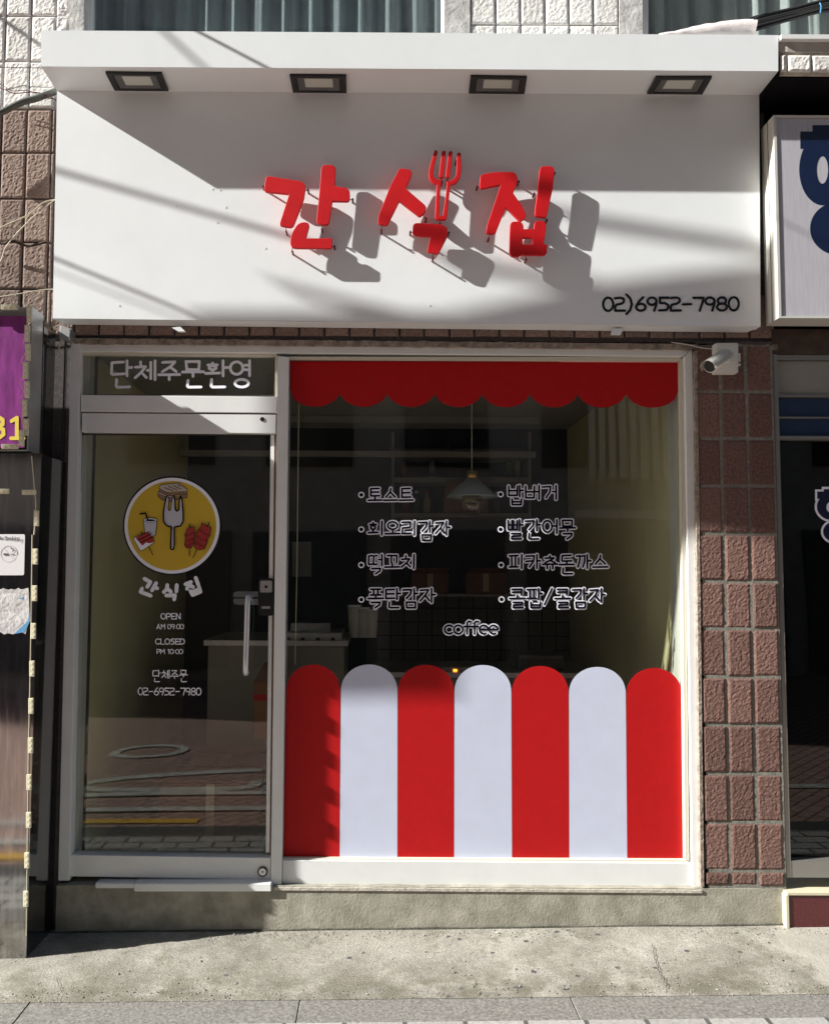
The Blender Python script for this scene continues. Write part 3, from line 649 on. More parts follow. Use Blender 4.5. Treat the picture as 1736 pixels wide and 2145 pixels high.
# door
dr = empty('glass_door', U(360, 1840, .05), 'glass shop door with white top and bottom rails, round yellow logo and opening hours', 'door')
bm = bmesh.new(); prism(bm, [(172, 905), (577, 908), (578, 868), (172, 865)], YFm+.004, .10)
bmesh.ops.bevel(bm, geom=list(bm.edges), offset=.002, segments=1, affect='EDGES'); tr = bm_obj('top_rail', bm, M_frame, dr)
bm = bmesh.new(); prism(bm, [(148, 1836), (566, 1843), (567, 1797), (150, 1791)], YFm+.004, .10)
bmesh.ops.bevel(bm, geom=list(bm.edges), offset=.002, segments=1, affect='EDGES'); br_ = bm_obj('bottom_rail', bm, M_frame, dr)
bm = bmesh.new(); prism(bm, [(150, 1794), (567, 1800), (577, 905), (171, 902)], YG, YG+.008); dg_ = bm_obj('glass_pane', bm, M_glass, dr)
bm = bmesh.new(); prism(bm, [(557, 1786), (564.5, 1786), (575, 911), (567, 911)], YG-.012, YG+.015); bm_obj('edge_strip', bm, M_frame, dr)
bm = bmesh.new(); prism(bm, [(565, 1796), (569, 1796), (580, 908), (576, 908)], YG-.01, YG+.03); bm_obj('edge_seal', bm, mat('brown_seal', (.16, .08, .05), .7), dr)
bm = bmesh.new()
prism(bm, [(150, 1793), (566, 1799), (566, 1795), (150, 1789)], YG-.006, YG-.001); prism(bm, [(171, 911), (576, 913), (576, 907), (171, 904)], YG-.006, YG-.001)
prism(bm, [(148.5, 1790), (151, 1790), (173, 907), (170.5, 907)], YG-.006, YG-.001)
bm_obj('gasket', bm, M_framei, dr)
def disc(name, px, py, r, Yf, Yb, m, parent, seg=24, ry=None):
    bm = bmesh.new(); prism(bm, circ(px, py, r, ry, n=seg), Yf, Yb); return bm_obj(name, bm, m, parent)
lk = disc('floor_lock', 550, 1826.5, 10.5, YFm-.004, YFm+.01, M_black, dr); disc('lock_cylinder', 550, 1826.5, 7.5, YFm-.007, YFm, M_chrome, lk); disc('keyhole', 550, 1826.5, 2, YFm-.0075, YFm-.006, M_black, lk)
disc('pivot_screw', 549.5, 878, 4.5, YFm+.001, YFm+.01, M_black, dr)
# door logo
ZL = lambda x, y: (232.5+x/6.588, 968.8+y/6.588)
k = 0
def art(nm, polys, m, parent, isst=None):
    global k
    k += 1; return decal(nm, [[ZL(*p) for p in q] for q in polys], YD-.0004*k, m, parent)
M_yel = mat('yellow_vinyl', (.62, .42, .03), .5); M_bread = mat('bread_vinyl', (.52, .44, .36), .55); M_crust = mat('crust_vinyl', (.28, .17, .11), .55)
M_meat = mat('dark_red_vinyl', (.38, .03, .025), .5); M_meat2 = mat('deep_red_vinyl', (.20, .012, .015), .5); M_steel = mat('pale_grey_vinyl', (.55, .56, .64), .5); M_line = M_letb
lg = decal('logo_disc', [circ(360.8, 1101.1, 103, 104, n=72)], YD, M_black, dg_); tag(lg, 'round yellow logo with white and black rings showing a sandwich, fork, drink and skewers')
art('logo_art', [circ(845, 872, 656, 662, n=72)], M_letw, dg_); art('logo_art', [circ(845, 872, 610, 617, n=72)], M_yel, dg_)
def grow(poly, g):
    cx = sum(p[0] for p in poly)/len(poly); cy = sum(p[1] for p in poly)/len(poly); out = []
    for i, p in enumerate(poly):
        a = Vector(poly[i-1]); b = Vector(poly[(i+1) % len(poly)]); t = (b-a); nrm = Vector((t.y, -t.x))
        if nrm.length: nrm.normalize()
        if nrm.dot(Vector(p)-Vector((cx, cy))) < 0: nrm = -nrm
        out.append((p[0]+nrm.x*g, p[1]+nrm.y*g))
    return out
def shp(poly, m, rad=14, g=8):
    q = fillet([(*p, rad) for p in poly]); art('logo_art', [fillet([(*p, rad) for p in grow(poly, g)])], M_line, dg_); art('logo_art', [q], m, dg_)
shp([(655, 400), (760, 420), (860, 440), (1055, 400), (1055, 480), (900, 510), (800, 540), (700, 510), (652, 460)], M_crust)
shp([(665, 405), (790, 450), (1050, 420), (1050, 440), (800, 480), (660, 430)], M_bread, 6, 4)
art('logo_art', [[(885, 440), (975, 430), (940, 480)]], M_yel, dg_)
shp([(668, 360), (780, 420), (860, 432), (1058, 395), (1055, 430), (850, 450), (790, 455), (668, 400)], M_crust, 10)
shp([(685, 312), (930, 285), (1058, 378), (1050, 398), (865, 405), (820, 418), (760, 405), (668, 358)], M_bread, 24)
for q in ([(740, 345), (860, 392)], [(790, 325), (918, 380)], [(862, 318), (965, 365)], [(922, 308), (960, 328)]):
    bm = bmesh.new(); caps(bm, [[ZL(*q[0]), ZL(*q[1])]], .7, YD-.0004*(k+1)); bm_obj('logo_art', bm, M_line, dg_)
fork = [(785, 455), (797, 520), (782, 640), (800, 672), (830, 660), (850, 520), (870, 455), (885, 520), (888, 650), (915, 675), (942, 655), (945, 520), (960, 462), (985, 520), (1000, 680), (1000, 820), (960, 880), (880, 888), (878, 930), (880, 1120), (872, 1195), (845, 1205), (828, 1190), (832, 1100), (838, 930), (845, 888), (780, 878), (732, 820), (730, 700), (745, 600), (765, 500)]
art('logo_art', [fillet([(*p, 20) for p in grow(fork, 9)])], M_line, dg_) if False else None
bm = bmesh.new(); k += 1; caps(bm, [[ZL(*p) for p in fillet([(*p, 16) for p in fork])+[fillet([(*p, 16) for p in fork])[0]]]], 1.4, YD-.0004*k); bm_obj('logo_art', bm, M_line, dg_); k += 3
art('logo_art', [fillet([(*p, 16) for p in fork])], M_steel, dg_)
shp([(455, 800), (635, 800), (612, 1000), (560, 1020), (480, 1000)], M_steel, 8); shp(circ(545, 795, 88, 26, n=20), M_letw, 0, 6)
art('logo_art', [circ(545, 797, 70, 14, n=20)], M_line, dg_)
k += 1; bm = bmesh.new(); caps(bm, [[ZL(405, 710), ZL(480, 700), ZL(512, 795)]], 1.6, YD-.0004*k); bm_obj('logo_art', bm, M_line, dg_)
k += 1; bm = bmesh.new(); caps(bm, [[ZL(415, 955), ZL(580, 1275)], [ZL(1090, 850), ZL(1083, 1290)], [ZL(1360, 825), ZL(1132, 1318)]], .8, YD-.0004*k); bm_obj('logo_art', bm, M_line, dg_)
shp([(312, 1045), (530, 955), (600, 1100), (415, 1222)], M_letw, 20); shp([(345, 1040), (520, 958), (600, 1092), (540, 1110), (480, 1100), (440, 1145)], M_meat, 12, 4)
for q in ([(375, 1075), (555, 985)], [(405, 1110), (575, 1030)]):
    k += 1; bm = bmesh.new(); caps(bm, [[ZL(*q[0]), ZL(*q[1])]], .8, YD-.0004*k); bm_obj('logo_art', bm, M_line, dg_)
shp([(1060, 905), (1160, 890), (1140, 950), (1160, 1000), (1130, 1060), (1150, 1110), (1110, 1170), (1045, 1180), (1020, 1140), (1035, 1060), (1025, 990), (1050, 950)], M_meat, 12)
shp([(1255, 835), (1320, 880), (1375, 895), (1365, 1005), (1330, 1040), (1325, 1100), (1290, 1190), (1220, 1205), (1150, 1170), (1180, 1110), (1165, 1050), (1200, 1000), (1180, 970), (1240, 900)], M_meat, 12)
for q in ([(1030, 1000), (1150, 960)], [(1030, 1080), (1140, 1040)], [(1030, 1140), (1130, 1110)], [(1230, 930), (1365, 1000)], [(1180, 1010), (1320, 1080)], [(1180, 1090), (1300, 1160)]):
    k += 1; bm = bmesh.new(); caps(bm, [[ZL(*q[0]), ZL((q[0][0]+q[1][0])/2, (q[0][1]+q[1][1])/2+22), ZL(*q[1])]], 1.2, YD-.0004*k); bm_obj('logo_art', bm, M_meat2, dg_)
GSJ = [[(465, 1605), (545, 1650), (505, 1715)], [(625, 1665), (570, 1765)], [(605, 1722), (640, 1737)], [(432, 1738), (412, 1785), (550, 1838)],
       [(780, 1692), (775, 1745), (732, 1788)], [(785, 1745), (828, 1783)], [(910, 1692), (905, 1780)], [(767, 1835), (885, 1833), (875, 1888)],
       [(1030, 1680), (1105, 1650), (1052, 1742)], [(1090, 1695), (1135, 1718)], [(1172, 1592), (1208, 1690)], [(1100, 1775), (1130, 1828), (1235, 1785), (1218, 1722)], [(1112, 1790), (1222, 1748)]]
bm = bmesh.new(); caps(bm, [[ZL(*p) for p in q] for q in GSJ], 26/6.588, YD); tag(bm_obj('door_lettering', bm, M_letw, dg_), 'three bold white Korean syllables arched under the round logo')
lettering('hours_lettering', 'OPEN', 336.7, 379, 1284, 1298, .95, YD, M_letw, dg_); lettering('hours_lettering', 'AM 09:00', 328, 386, 1306.5, 1318.5, .75, YD, M_letw, dg_)
lettering('hours_lettering', 'CLOSED', 325.4, 388, 1337, 1350.5, .95, YD, M_letw, dg_); lettering('hours_lettering', 'PM 10:00', 328.5, 384, 1359, 1370.5, .75, YD, M_letw, dg_)
lettering('order_lettering', '단체주문', 319.4, 394, 1402.5, 1429, 1.0, YD, M_letw, dg_, 1.43); lettering('order_lettering', '02-6952-7980', 289, 423, 1439.5, 1457, 1.0, YD, M_letw, dg_)
# door handle + digital lock
bm = bmesh.new(); prism(bm, fillet([(489, 1239, 12), (542, 1239), (542, 1251), (489, 1251, 3)]), YG-.014, YG-.001); prism(bm, fillet([(489, 1254, 3), (542, 1254), (542, 1267), (489, 1267, 12)]), YG-.014, YG-.001)
hb = bm_obj('handle_bracket', bm, M_chrome, dr)
bm = bmesh.new(); P0 = U(523, 1253, YG-.01); P1 = U(519, 1254, YG-.06); P2 = U(514.5, 1408, YG-.06); P3 = U(517, 1408, YG-.002)
tubem(bm, smoothline([P0, P0*.4+P1*.6+Vector((0, 0, .004)), P1+Vector((0, 0, -.012)), P1*.5+P2*.5, P2+Vector((0, 0, .014)), P2*.5+P3*.5+Vector((0, 0, -.003)), P3], 5), .0125, 14); bm_obj('handle', bm, mat('satin_pale_metal', (.62, .64, .68), .35, .6), dr, True)
bm = bmesh.new(); prism(bm, fillet([(541, 1211, 7), (573, 1211, 7), (573, 1290, 7), (541, 1290, 7)]), YG-.032, YG-.001)
bmesh.ops.bevel(bm, geom=[e for e in bm.edges if all(abs(v.co.y-(YG-.032)) < 1e-4 for v in e.verts)], offset=.003, segments=2, affect='EDGES')
dl = bm_obj('digital_lock', bm, M_black, dr)
bm = bmesh.new(); prism(bm, fillet([(545, 1216.5, 3), (570, 1216.5, 3), (570, 1241, 3), (545, 1241, 3)]), YG-.0335, YG-.030); lp = bm_obj('lock_plate', bm, M_alu, dl)
disc('lock_button', 557.5, 1229, 3.4, YG-.035, YG-.033, M_black, dl)
bm = bmesh.new(); prism(bm, rect(548, 1270, 566, 1275), YG-.0335, YG-.031); bm_obj('lock_badge', bm, M_alu, dl)

# ================================================================== MAIN SIGN
YS = -.045; YC = -.235
sg = empty('shop_sign', U(850, 690, 0), 'large white sign board with red raised Korean letters and a projecting light canopy', 'sign')
bm = bmesh.new()
A = [U(111, 667, YS), U(1592, 684, YS), U(1589, 199, YS), U(120, 190, YS)]
bmq = [A[0]+Vector((0, 0, 0)), A[1], A[2], A[3]]
loops_add(bm, bmq, [Vector((p.x, YS+.050, p.z)) for p in bmq])
bm_obj('panel', bm, M_white, sg)
bm = bmesh.new(); l0 = A[0]+Vector((0, .001, -.0006)); l1 = A[1]+Vector((0, .001, -.0006)); l2 = A[1]+Vector((-.034, .062, -.009)); l3 = A[0]+Vector((.034, .062, -.009))
loops_add(bm, [l0, l1, l2, l3], [p+Vector((0, .0015, .0)) if i < 2 else p+Vector((0, 0, .003)) for i, p in enumerate((l0, l1, l2, l3))]); bm_obj('bottom_lip', bm, M_white, sg)
for q in ([(360, 686), (374, 694), (388, 694), (378, 684)], [(1280, 700), (1300, 700), (1305, 688), (1284, 688)]):
    bm = bmesh.new(); prism(bm, q, YS+.012, YS+.03); bm_obj('lip_tab', bm, M_white, sg)
if False:
    bm = bmesh.new(); prism(bm, [(360, 686), (374, 694), (388, 694), (378, 684)], YS+.012, YS+.03); prism(bm, [(1280, 700), (1300, 700), (1305, 688), (1284, 688)], YS+.012, YS+.03); bm_obj('lip_tab', bm, M_white, sg)
bm = bmesh.new(); Cq = [U(86.5, 139, YC), U(1629, 149, YC), U(1629, 73.5, YC), U(86.5, 63.5, YC)]
zb = A[3].z+.002
B = [Vector((A[3].x, YS, A[3].z)), Vector((A[2].x, YS, A[2].z))]
# canopy: front fascia + soffit + top as one closed box
lo = [Cq[0], Cq[1], Vector((B[1].x, YS-.001, B[1].z)), Vector((B[0].x, YS-.001, B[0].z))]
hi = [Cq[3], Cq[2], Vector((Cq[2].x-.01, YW+.0, Cq[2].z)), Vector((Cq[3].x+.01, YW+.0, Cq[3].z))]
hi = [Cq[3], Cq[2], Vector((lo[2].x, .015, Cq[2].z)), Vector((lo[3].x, .015, Cq[3].z))]
lo[2].y = lo[3].y = YS-.001
vs = [bm.verts.new(p) for p in lo+hi]
vb = [bm.verts.new((lo[2].x, .015, lo[2].z)), bm.verts.new((lo[3].x, .015, lo[3].z))]
for f in ((0, 1, 2, 3), (0, 1, 5, 4), (4, 5, 6, 7)): bm.faces.new([vs[i] for i in f])
bm.faces.new((vs[1], vs[2], vb[0], vs[6], vs[5])); bm.faces.new((vs[0], vs[3], vb[1], vs[7], vs[4])); bm.faces.new((vs[2], vs[3], vb[1], vb[0])); bm.faces.new((vb[0], vb[1], vs[7], vs[6]))
bm_obj('canopy', bm, M_white, sg)
# floodlights set in the soffit: lie on the soffit plane
def soffit_pt(px, py):
    p0 = (Cq[0]+Cq[1])/2; n_ = (Cq[1]-Cq[0]).cross(B[0]-Cq[0]).normalized()
    d = _r*((px-CX)/F) + _u*((CY-py)/F) + _f; t = (p0-CAM).dot(n_)/d.dot(n_)
    return CAM+d*t, (n_ if n_.z < 0 else -n_)
M_lens = mat('lamp_lens', (.55, .56, .50), .25); M_lampin = mat('lamp_reflector', (.16, .16, .16), .3, .5)
for q in ([(221.5, 148.5), (339, 150), (354, 186), (241, 185)], [(607, 154), (725, 155), (726, 190), (614, 189)], [(985.5, 156), (1103, 158), (1098, 192), (981.5, 191)], [(1373, 158), (1490, 158), (1470, 193), (1354, 192)]):
    pc = [soffit_pt(*p) for p in q]; n_ = pc[0][1]; C4 = [p for p, _ in pc]; c = sum(C4, Vector())/4
    fl = empty('floodlight', c); fl.parent = sg; fl.matrix_parent_inverse = WINV(sg)
    def ring(s, d, y=0): return [c+(p-c)*s+n_*d for p in C4]
    def addq(nm, bm, m):
        me = bpy.data.meshes.new(nm); bmesh.ops.recalc_face_normals(bm, faces=bm.faces); bm.to_mesh(me); bm.free(); me.materials.append(m)
        o = bpy.data.objects.new(nm, me); COL.objects.link(o); o.parent = fl; o.matrix_parent_inverse = Matrix.Translation(c).inverted()
    bm = bmesh.new()
    R1, R2, R3, R4 = ring(1, .001), ring(1, .012), ring(.80, .012), ring(.74, .004)
    L1 = [[bm.verts.new(p) for p in R] for R in (R1, R2, R3, R4)]
    for a_, b_ in zip(L1[:-1], L1[1:]):
        for i in range(4): bm.faces.new((a_[i], a_[(i+1) % 4], b_[(i+1) % 4], b_[i]))
    addq('housing', bm, M_black)
    bm = bmesh.new(); L1 = [[bm.verts.new(p) for p in R] for R in (ring(.76, .0095), ring(.46, .003))]
    for i in range(4): bm.faces.new((L1[0][i], L1[0][(i+1) % 4], L1[1][(i+1) % 4], L1[1][i]))
    addq('reflector', bm, M_lampin)
    bm = bmesh.new(); bm.faces.new([bm.verts.new(p) for p in ring(.52, .004)]); addq('lens', bm, M_lens)
for x_, y_ in ((369, 430), (445, 396), (461, 398), (473, 434), (455, 466), (556, 520), (1345, 392), (1500, 395), (720, 545), (900, 640), (250, 640), (1560, 300)):
    disc('screw_dimple', x_, y_, 2.0, YS-.0012, YS+.001, M_frame, sg, 10)
# raised letters
def zt1(x, y): return ((700+x/5.787)/1.29032, (440+y/5.787)/1.29032)
def zt2(x, y): return ((1000+x/6.43)/1.29032, (390+y/6.43)/1.29032)
def zt3(x, y): return ((1270+x/6.43)/1.29032, (430+y/6.43)/1.29032)
YLt = YS-.056
LET = [
 (zt1, [(110, 200, 60), (740, 300, 120), (705, 560, 60), (530, 1015, 60), (325, 985, 70), (330, 930, 10), (470, 490, 6), (75, 450, 60)], None),
 (zt1, [(975, 30, 80), (1208, 35, 90), (1185, 365, 8), (1425, 400, 90), (1420, 605, 50), (1150, 600, 8), (1090, 975, 60), (895, 950, 60), (958, 300, 5)], None),
 (zt1, [(620, 925, 100), (805, 930, 90), (735, 1180, 8), (1148, 1178, 35), (1143, 1340, 40), (480, 1335, 120), (500, 1120, 80)], None),
 (zt2, [(515, 410, 60), (765, 450, 120), (620, 765, 10), (985, 1080, 70), (960, 1180, 40), (865, 1265, 35), (510, 990, 8), (300, 1415, 35), (130, 1380, 60), (150, 1230, 20), (350, 720, 5)], None),
 (zt2, [(1108, 140, 0), (1118, 108, 0), (1142, 98, 0), (1168, 108, 0), (1175, 140, 0), (1120, 360, 10), (1098, 480, 40), (1112, 575, 40), (1160, 605, 20), (1240, 612, 4), (1240, 670, 10), (1222, 740, 5), (1200, 1235, 6), (1262, 1240, 6), (1300, 1000, 5), (1330, 730, 5), (1330, 640, 4), (1400, 632, 20), (1480, 575, 40), (1500, 480, 20), (1505, 300, 5), (1508, 170, 0), (1520, 146, 0), (1543, 138, 0), (1568, 148, 0), (1578, 175, 0), (1588, 420, 20), (1570, 570, 50), (1500, 670, 50), (1430, 700, 20), (1395, 710, 4), (1365, 1000, 5), (1335, 1285, 30), (1300, 1312, 20), (1160, 1308, 25), (1130, 1270, 25), (1140, 1000, 5), (1160, 700, 5), (1100, 680, 40), (1030, 600, 50), (1015, 500, 40), (1050, 330, 10)], None),
 (zt2, [(1248, 108, 34), (1320, 108, 34), (1300, 350, 5), (1282, 540, 15), (1265, 578, 15), (1210, 572, 15), (1198, 540, 15), (1215, 370, 5)], None),
 (zt2, [(1366, 112, 34), (1437, 115, 34), (1412, 350, 5), (1390, 545, 15), (1372, 584, 15), (1325, 578, 15), (1312, 545, 15), (1332, 370, 5)], None),
 (zt2, [(745, 1362, 80), (1220, 1385, 40), (1350, 1440, 80), (1340, 1610, 20), (1185, 1912, 40), (990, 1870, 50), (1000, 1800, 10), (1050, 1605, 6), (735, 1580, 60)], None),
 (zt3, [(180, 268, 60), (450, 222, 60), (785, 220, 70), (838, 350, 60), (750, 590, 20), (880, 780, 40), (975, 960, 50), (960, 1025, 30), (872, 1090, 15), (622, 840, 8), (440, 1300, 35), (275, 1290, 50), (300, 1130, 30), (430, 750, 20), (530, 445, 6), (205, 515, 35), (165, 470, 40)], None),
 (zt3, [(1215, 120, 80), (1472, 120, 100), (1440, 500, 10), (1325, 1015, 40), (1125, 990, 50), (1130, 860, 10), (1168, 600, 10)], None),
 (zt3, [(700, 1085, 70), (880, 1080, 60), (930, 1150, 40), (930, 1215, 6), (1108, 1215, 6), (1125, 1068, 60), (1315, 1075, 70), (1320, 1200, 20), (1278, 1475, 8), (1345, 1478, 60), (1332, 1672, 70), (880, 1662, 10), (850, 1692, 30), (683, 1695, 120), (690, 1300, 10)], [(915, 1368), (1087, 1368), (1085, 1482), (915, 1482)]),
]
for fn, poly, hole in LET:
    loops = [[fn(*p) for p in fillet(poly, 6)]]
    if hole: loops.append([fn(*p) for p in hole])
    curve_shape('letter', loops, YLt, .016, .0018, M_red, sg)
# stand-off rods: drop below each letter, run back to the board
RODS = [(zt1, 70, 378, 110, 380), (zt1, 770, 432, 700, 440), (zt1, 430, 1085, 420, 1000), (zt1, 1465, 580, 1390, 575), (zt1, 985, 1045, 985, 950), (zt1, 525, 1395, 520, 1310), (zt1, 1180, 1310, 1110, 1310),
        (zt2, 195, 1500, 215, 1400), (zt2, 970, 1300, 920, 1220), (zt2, 1212, 1390, 1215, 1280), (zt2, 700, 1532, 770, 1532), (zt2, 1365, 1548, 1310, 1545), (zt2, 1090, 1995, 1092, 1880), (zt2, 1495, 300, 1530, 300), (zt2, 1240, 660, 1240, 560), (zt2, 1335, 650, 1350, 565),
        (zt3, 125, 488, 200, 470), (zt3, 840, 400, 790, 400), (zt3, 320, 1385, 350, 1280), (zt3, 1110, 608, 1180, 620), (zt3, 1465, 250, 1430, 250), (zt3, 1330, 1068, 1290, 990), (zt3, 970, 1755, 965, 1640)]
for fn, xa, ya, xb, yb in RODS:
    bm = bmesh.new(); a = U(*fn(xa, ya), YS-.03); b = U(*fn(xb, yb), YLt+.012)
    tubem(bm, [b, a], .0018, 6); tubem(bm, [a+Vector((0, -.008, 0)), a+Vector((0, .029, 0))], .0048, 8); bm_obj('standoff_rod', bm, M_rod, sg)
bm = bmesh.new(); caps(bm, fit_text('02)6952-7980', 1262.5, 1545, 623, 652), 2.6, YS-.001); pn = bm_obj('phone_lettering', bm, mat('gloss_black_acrylic', (.006, .006, .009), .12), sg)
tag(pn, 'black phone number in rounded digits')

M_mir = mat('polished_black_stone', (.012, .012, .012), .03, spec=.9, coat=1.0)
# ================================================================== LEFT NEIGHBOUR: purple light box and polished black panel
YP = -.241
XPR = U(66, 1300, YP).x
pb = empty('purple_sign_box', Vector((-2.0, -.1, Z_(945, YP))), 'weathered purple light box with yellow digits and bare light modules along its open edge', 'sign')
zt_, zb_ = U(60, 643, YP).z, U(60, 945, YP).z
XA = U(86, 800, YP).x*1.0; XA = U(64, 800, YP).x
bm = bmesh.new(); z0, z1 = zb_, zt_
def hollow(bm, x0, x1, z0, z1, yf, yb, t):
    boxm(bm, x1-t, x1, yf, yb, z0, z1); boxm(bm, x0, x1-t, yf, yb, z1-t, z1); boxm(bm, x0, x1-t, yf, yb, z0, z0+t)
hollow(bm, -3.3, XA, z0, z1, YP, YP+.115, .006)
bm_obj('box_frame', bm, M_alu, pb)
bm = bmesh.new(); boxm(bm, XA-.02, XA+.003, YP+.117, YP+.245, z0+.004, z1-.025); bm_obj('rear_shade_block', bm, M_mir, pb)  # added block that casts the slanted shade on the door header
M_purp = mat('purple_acrylic', (.26, .035, .24), .35, col2=(.13, .012, .12), vscale=5, stretch=(6, 1, 1))
bm = bmesh.new(); boxm(bm, -3.3, XA-.035, YP+.03, YP+.04, z0+.02, z1-.03); bm_obj('face', bm, M_purp, pb)
M_yl = mat('yellow_letter', (.70, .55, .06), .5)
bm = bmesh.new(); caps(bm, fit_text('3', -14, 8, 874, 918), 4.3, YP+.029); caps(bm, [[(25, 882), (36, 875), (36, 917)], [(24, 918), (50, 918)]], 4.0, YP+.028); bm_obj('digit_lettering', bm, M_yl, pb)
M_led = mat('led_module', (.62, .58, .42), .4); M_ledd = mat('led_module_lens', (.8, .78, .62), .15)
def led(px, py, h, Y, parent, horiz=False):
    w2 = 5.2 if not horiz else h/2; hh = h/2 if not horiz else 5.2
    bm = bmesh.new(); prism(bm, [(px-w2, py+hh), (px+w2, py+hh), (px+w2, py-hh), (px-w2, py-hh)], Y-.008, Y)
    bmesh.ops.bevel(bm, geom=list(bm.edges), offset=.0015, segments=1, affect='EDGES')
    o = bm_obj('led_module', bm, M_led, parent)
    for q in (-.33, 0, .33):
        bm = bmesh.new()
        cx_, cy_ = (px, py+q*h) if not horiz else (px+q*h, py)
        prism(bm, circ(cx_, cy_, 1.9, n=10), Y-.0115, Y-.0075)
        bm_obj('led_lens', bm, M_ledd, o)
for (x_, y_) in [(61.6, 658), (57, 698), (59, 737), (54, 775.5), (57, 816), (52, 854.5), (55, 894.5)]: led(x_, y_, 35, YP-.001, pb)
led(45.5, 917, 33, YP-.010, pb); led(20, 643, 36, YP-.001, pb, True); led(-22, 643, 36, YP-.001, pb, True); led(20.5, 935, 35, YP-.001, pb, True); led(-22, 937, 35, YP-.001, pb, True)
bm = bmesh.new(); tubem(bm, smoothline([U(*p, YP-.004) for p in [(56, 676), (60, 690), (50, 716), (55, 735), (46, 756), (54, 775), (44, 800), (50, 822), (43, 838), (52, 856), (47, 878), (50, 900), (40, 925), (52, 936)]], 4), .0018, 6); bm_obj('wiring', bm, M_wire, pb)
# black mirror panel below
def scratched():
    m = bpy.data.materials.new('scuffed_dark_mirror_panel'); m.use_nodes = True; n = m.node_tree; L = n.links; b = n.nodes['Principled BSDF']
    tc = n.nodes.new('ShaderNodeTexCoord'); mp = n.nodes.new('ShaderNodeMapping'); mp.inputs['Scale'].default_value = (20, 1, 2.2); no = n.nodes.new('ShaderNodeTexNoise'); no.inputs['Scale'].default_value = 3; no.inputs['Detail'].default_value = 8
    L.new(tc.outputs['Object'], mp.inputs[0]); L.new(mp.outputs[0], no.inputs[0]); cr = n.nodes.new('ShaderNodeValToRGB'); L.new(no.outputs['Fac'], cr.inputs[0])
    cr.color_ramp.elements[0].color = (.05, .045, .04, 1); cr.color_ramp.elements[1].color = (.30, .27, .23, 1); cr.color_ramp.elements[0].position = .45; cr.color_ramp.elements[1].position = .8
    L.new(cr.outputs[0], b.inputs['Base Color']); b.inputs['Metallic'].default_value = 1.0; b.inputs['Roughness'].default_value = .12
    c2 = n.nodes.new('ShaderNodeValToRGB'); L.new(no.outputs['Fac'], c2.inputs[0]); c2.color_ramp.elements[0].color = (.03, .03, .03, 1); c2.color_ramp.elements[1].color = (.13, .13, .13, 1); L.new(c2.outputs[0], b.inputs['Roughness'])
    b.inputs['Base Color'].default_value = (.3, .3, .3, 1); return m
XB = U(71, 1500, YP).x
bp_ = empty('mirror_panel', Vector((-2.2, -.1, gz(-2.2))), 'tall dark mirror-polished panel at the left edge, with light modules down its side', 'panel')
bm = bmesh.new(); boxm(bm, -3.3, XB, YP, YP+.012, gz(-1.5)-.01, zb_-.01)
ms = scratched(); nn = ms.node_tree
for nd in nn.nodes:
    if nd.bl_idname == 'ShaderNodeValToRGB' and nd.color_ramp.elements[1].color[0] < .34 and nd.color_ramp.elements[1].color[0] > .2:
        nd.color_ramp.elements[0].color = (.34, .335, .33, 1); nd.color_ramp.elements[1].color = (.50, .485, .46, 1)
bm_obj('front_panel', bm, ms, bp_)
bm = bmesh.new(); boxm(bm, XB-.01, XB-.001, YP+.0125, .0315, gz(-1.5)-.01, zb_+.9*0-.012); boxm(bm, XB-.011, XB-.003, .0, .018, zb_-.012, zt_-.05); bm_obj('side_panel', bm, M_mir, bp_)
for i, y_ in enumerate((1137-78, 1137, 1178+8, 1290, 1380, 1388+95, 1500+80, 1640, 1720, 1790-10, 1880+8)):
    pass
for x_, y_ in ((77.5, 1085), (75, 1164), (73.6, 1242), (71, 1321), (68, 1400), (66, 1480), (65, 1560), (62, 1639), (61, 1719), (57.5, 1801), (55, 1883)):
    led(x_-1, y_+random.uniform(-2, 2), 33, YP-.001-random.uniform(0, .002), bp_)
led(61, 1031, 30, YP-.001, bp_, True); led(5, 1029, 30, YP-.001, bp_, True)
bm = bmesh.new(); tubem(bm, [U(68, 1120, YP-.004), U(66, 1300, YP-.003), U(60, 1600, YP-.004), U(56, 1960, YP-.003)], .0018, 6); tubem(bm, smoothline([U(67, 955, YP-.004), U(72, 1010, YP-.006), U(76, 1060, YP-.004), U(72, 1120, YP-.004)], 5), .0025, 6); bm_obj('wiring', bm, M_wire, bp_)
# stickers
ns = empty('no_smoking_notice', U(20, 1200, YP), 'white no smoking notice with rounded corners stuck on the dark mirror panel', 'notice')
bm = bmesh.new(); prism(bm, fillet([(-60, 1119, 4), (53, 1119, 4), (51, 1205, 4), (-60, 1205, 4)]), YP-.0012, YP-.0004); bm_obj('paper', bm, mat('notice_white', (.72, .72, .74), .4), ns)
bm = bmesh.new(); caps(bm, fit_text('No Smoking', -2, 42, 1124, 1131), .75, YP-.0014); bm_obj('notice_lettering', bm, mat('grey_print', (.15, .15, .17), .6), ns)
bm = bmesh.new(); caps(bm, [circ(19, 1160, 17, 17, n=24)+[(36, 1160)]], 1.2, YP-.0014); caps(bm, [[(7, 1148), (31, 1172)]], 1.2, YP-.0020+.0002); bm_obj('prohibition_ring', bm, mat('pale_grey_print', (.60, .60, .62), .6), ns)
bm = bmesh.new(); prism(bm, [(8, 1163), (19, 1163), (17, 1159), (8, 1159)], YP-.0030, YP-.0024); caps(bm, [[(24, 1161), (31, 1161)], [(27, 1156), (30, 1152), (24, 1149), (24, 1146)]], .9, YP-.0030); bm_obj('cigarette_symbol', bm, mat('grey_print_dark', (.08, .08, .1), .6), ns)
bm = bmesh.new(); rnd = random.Random(3); P = []
for i in range(26): P.append((-70+130*i/25.0 if i < 25 else 60, 1233+rnd.uniform(-2, 3)))
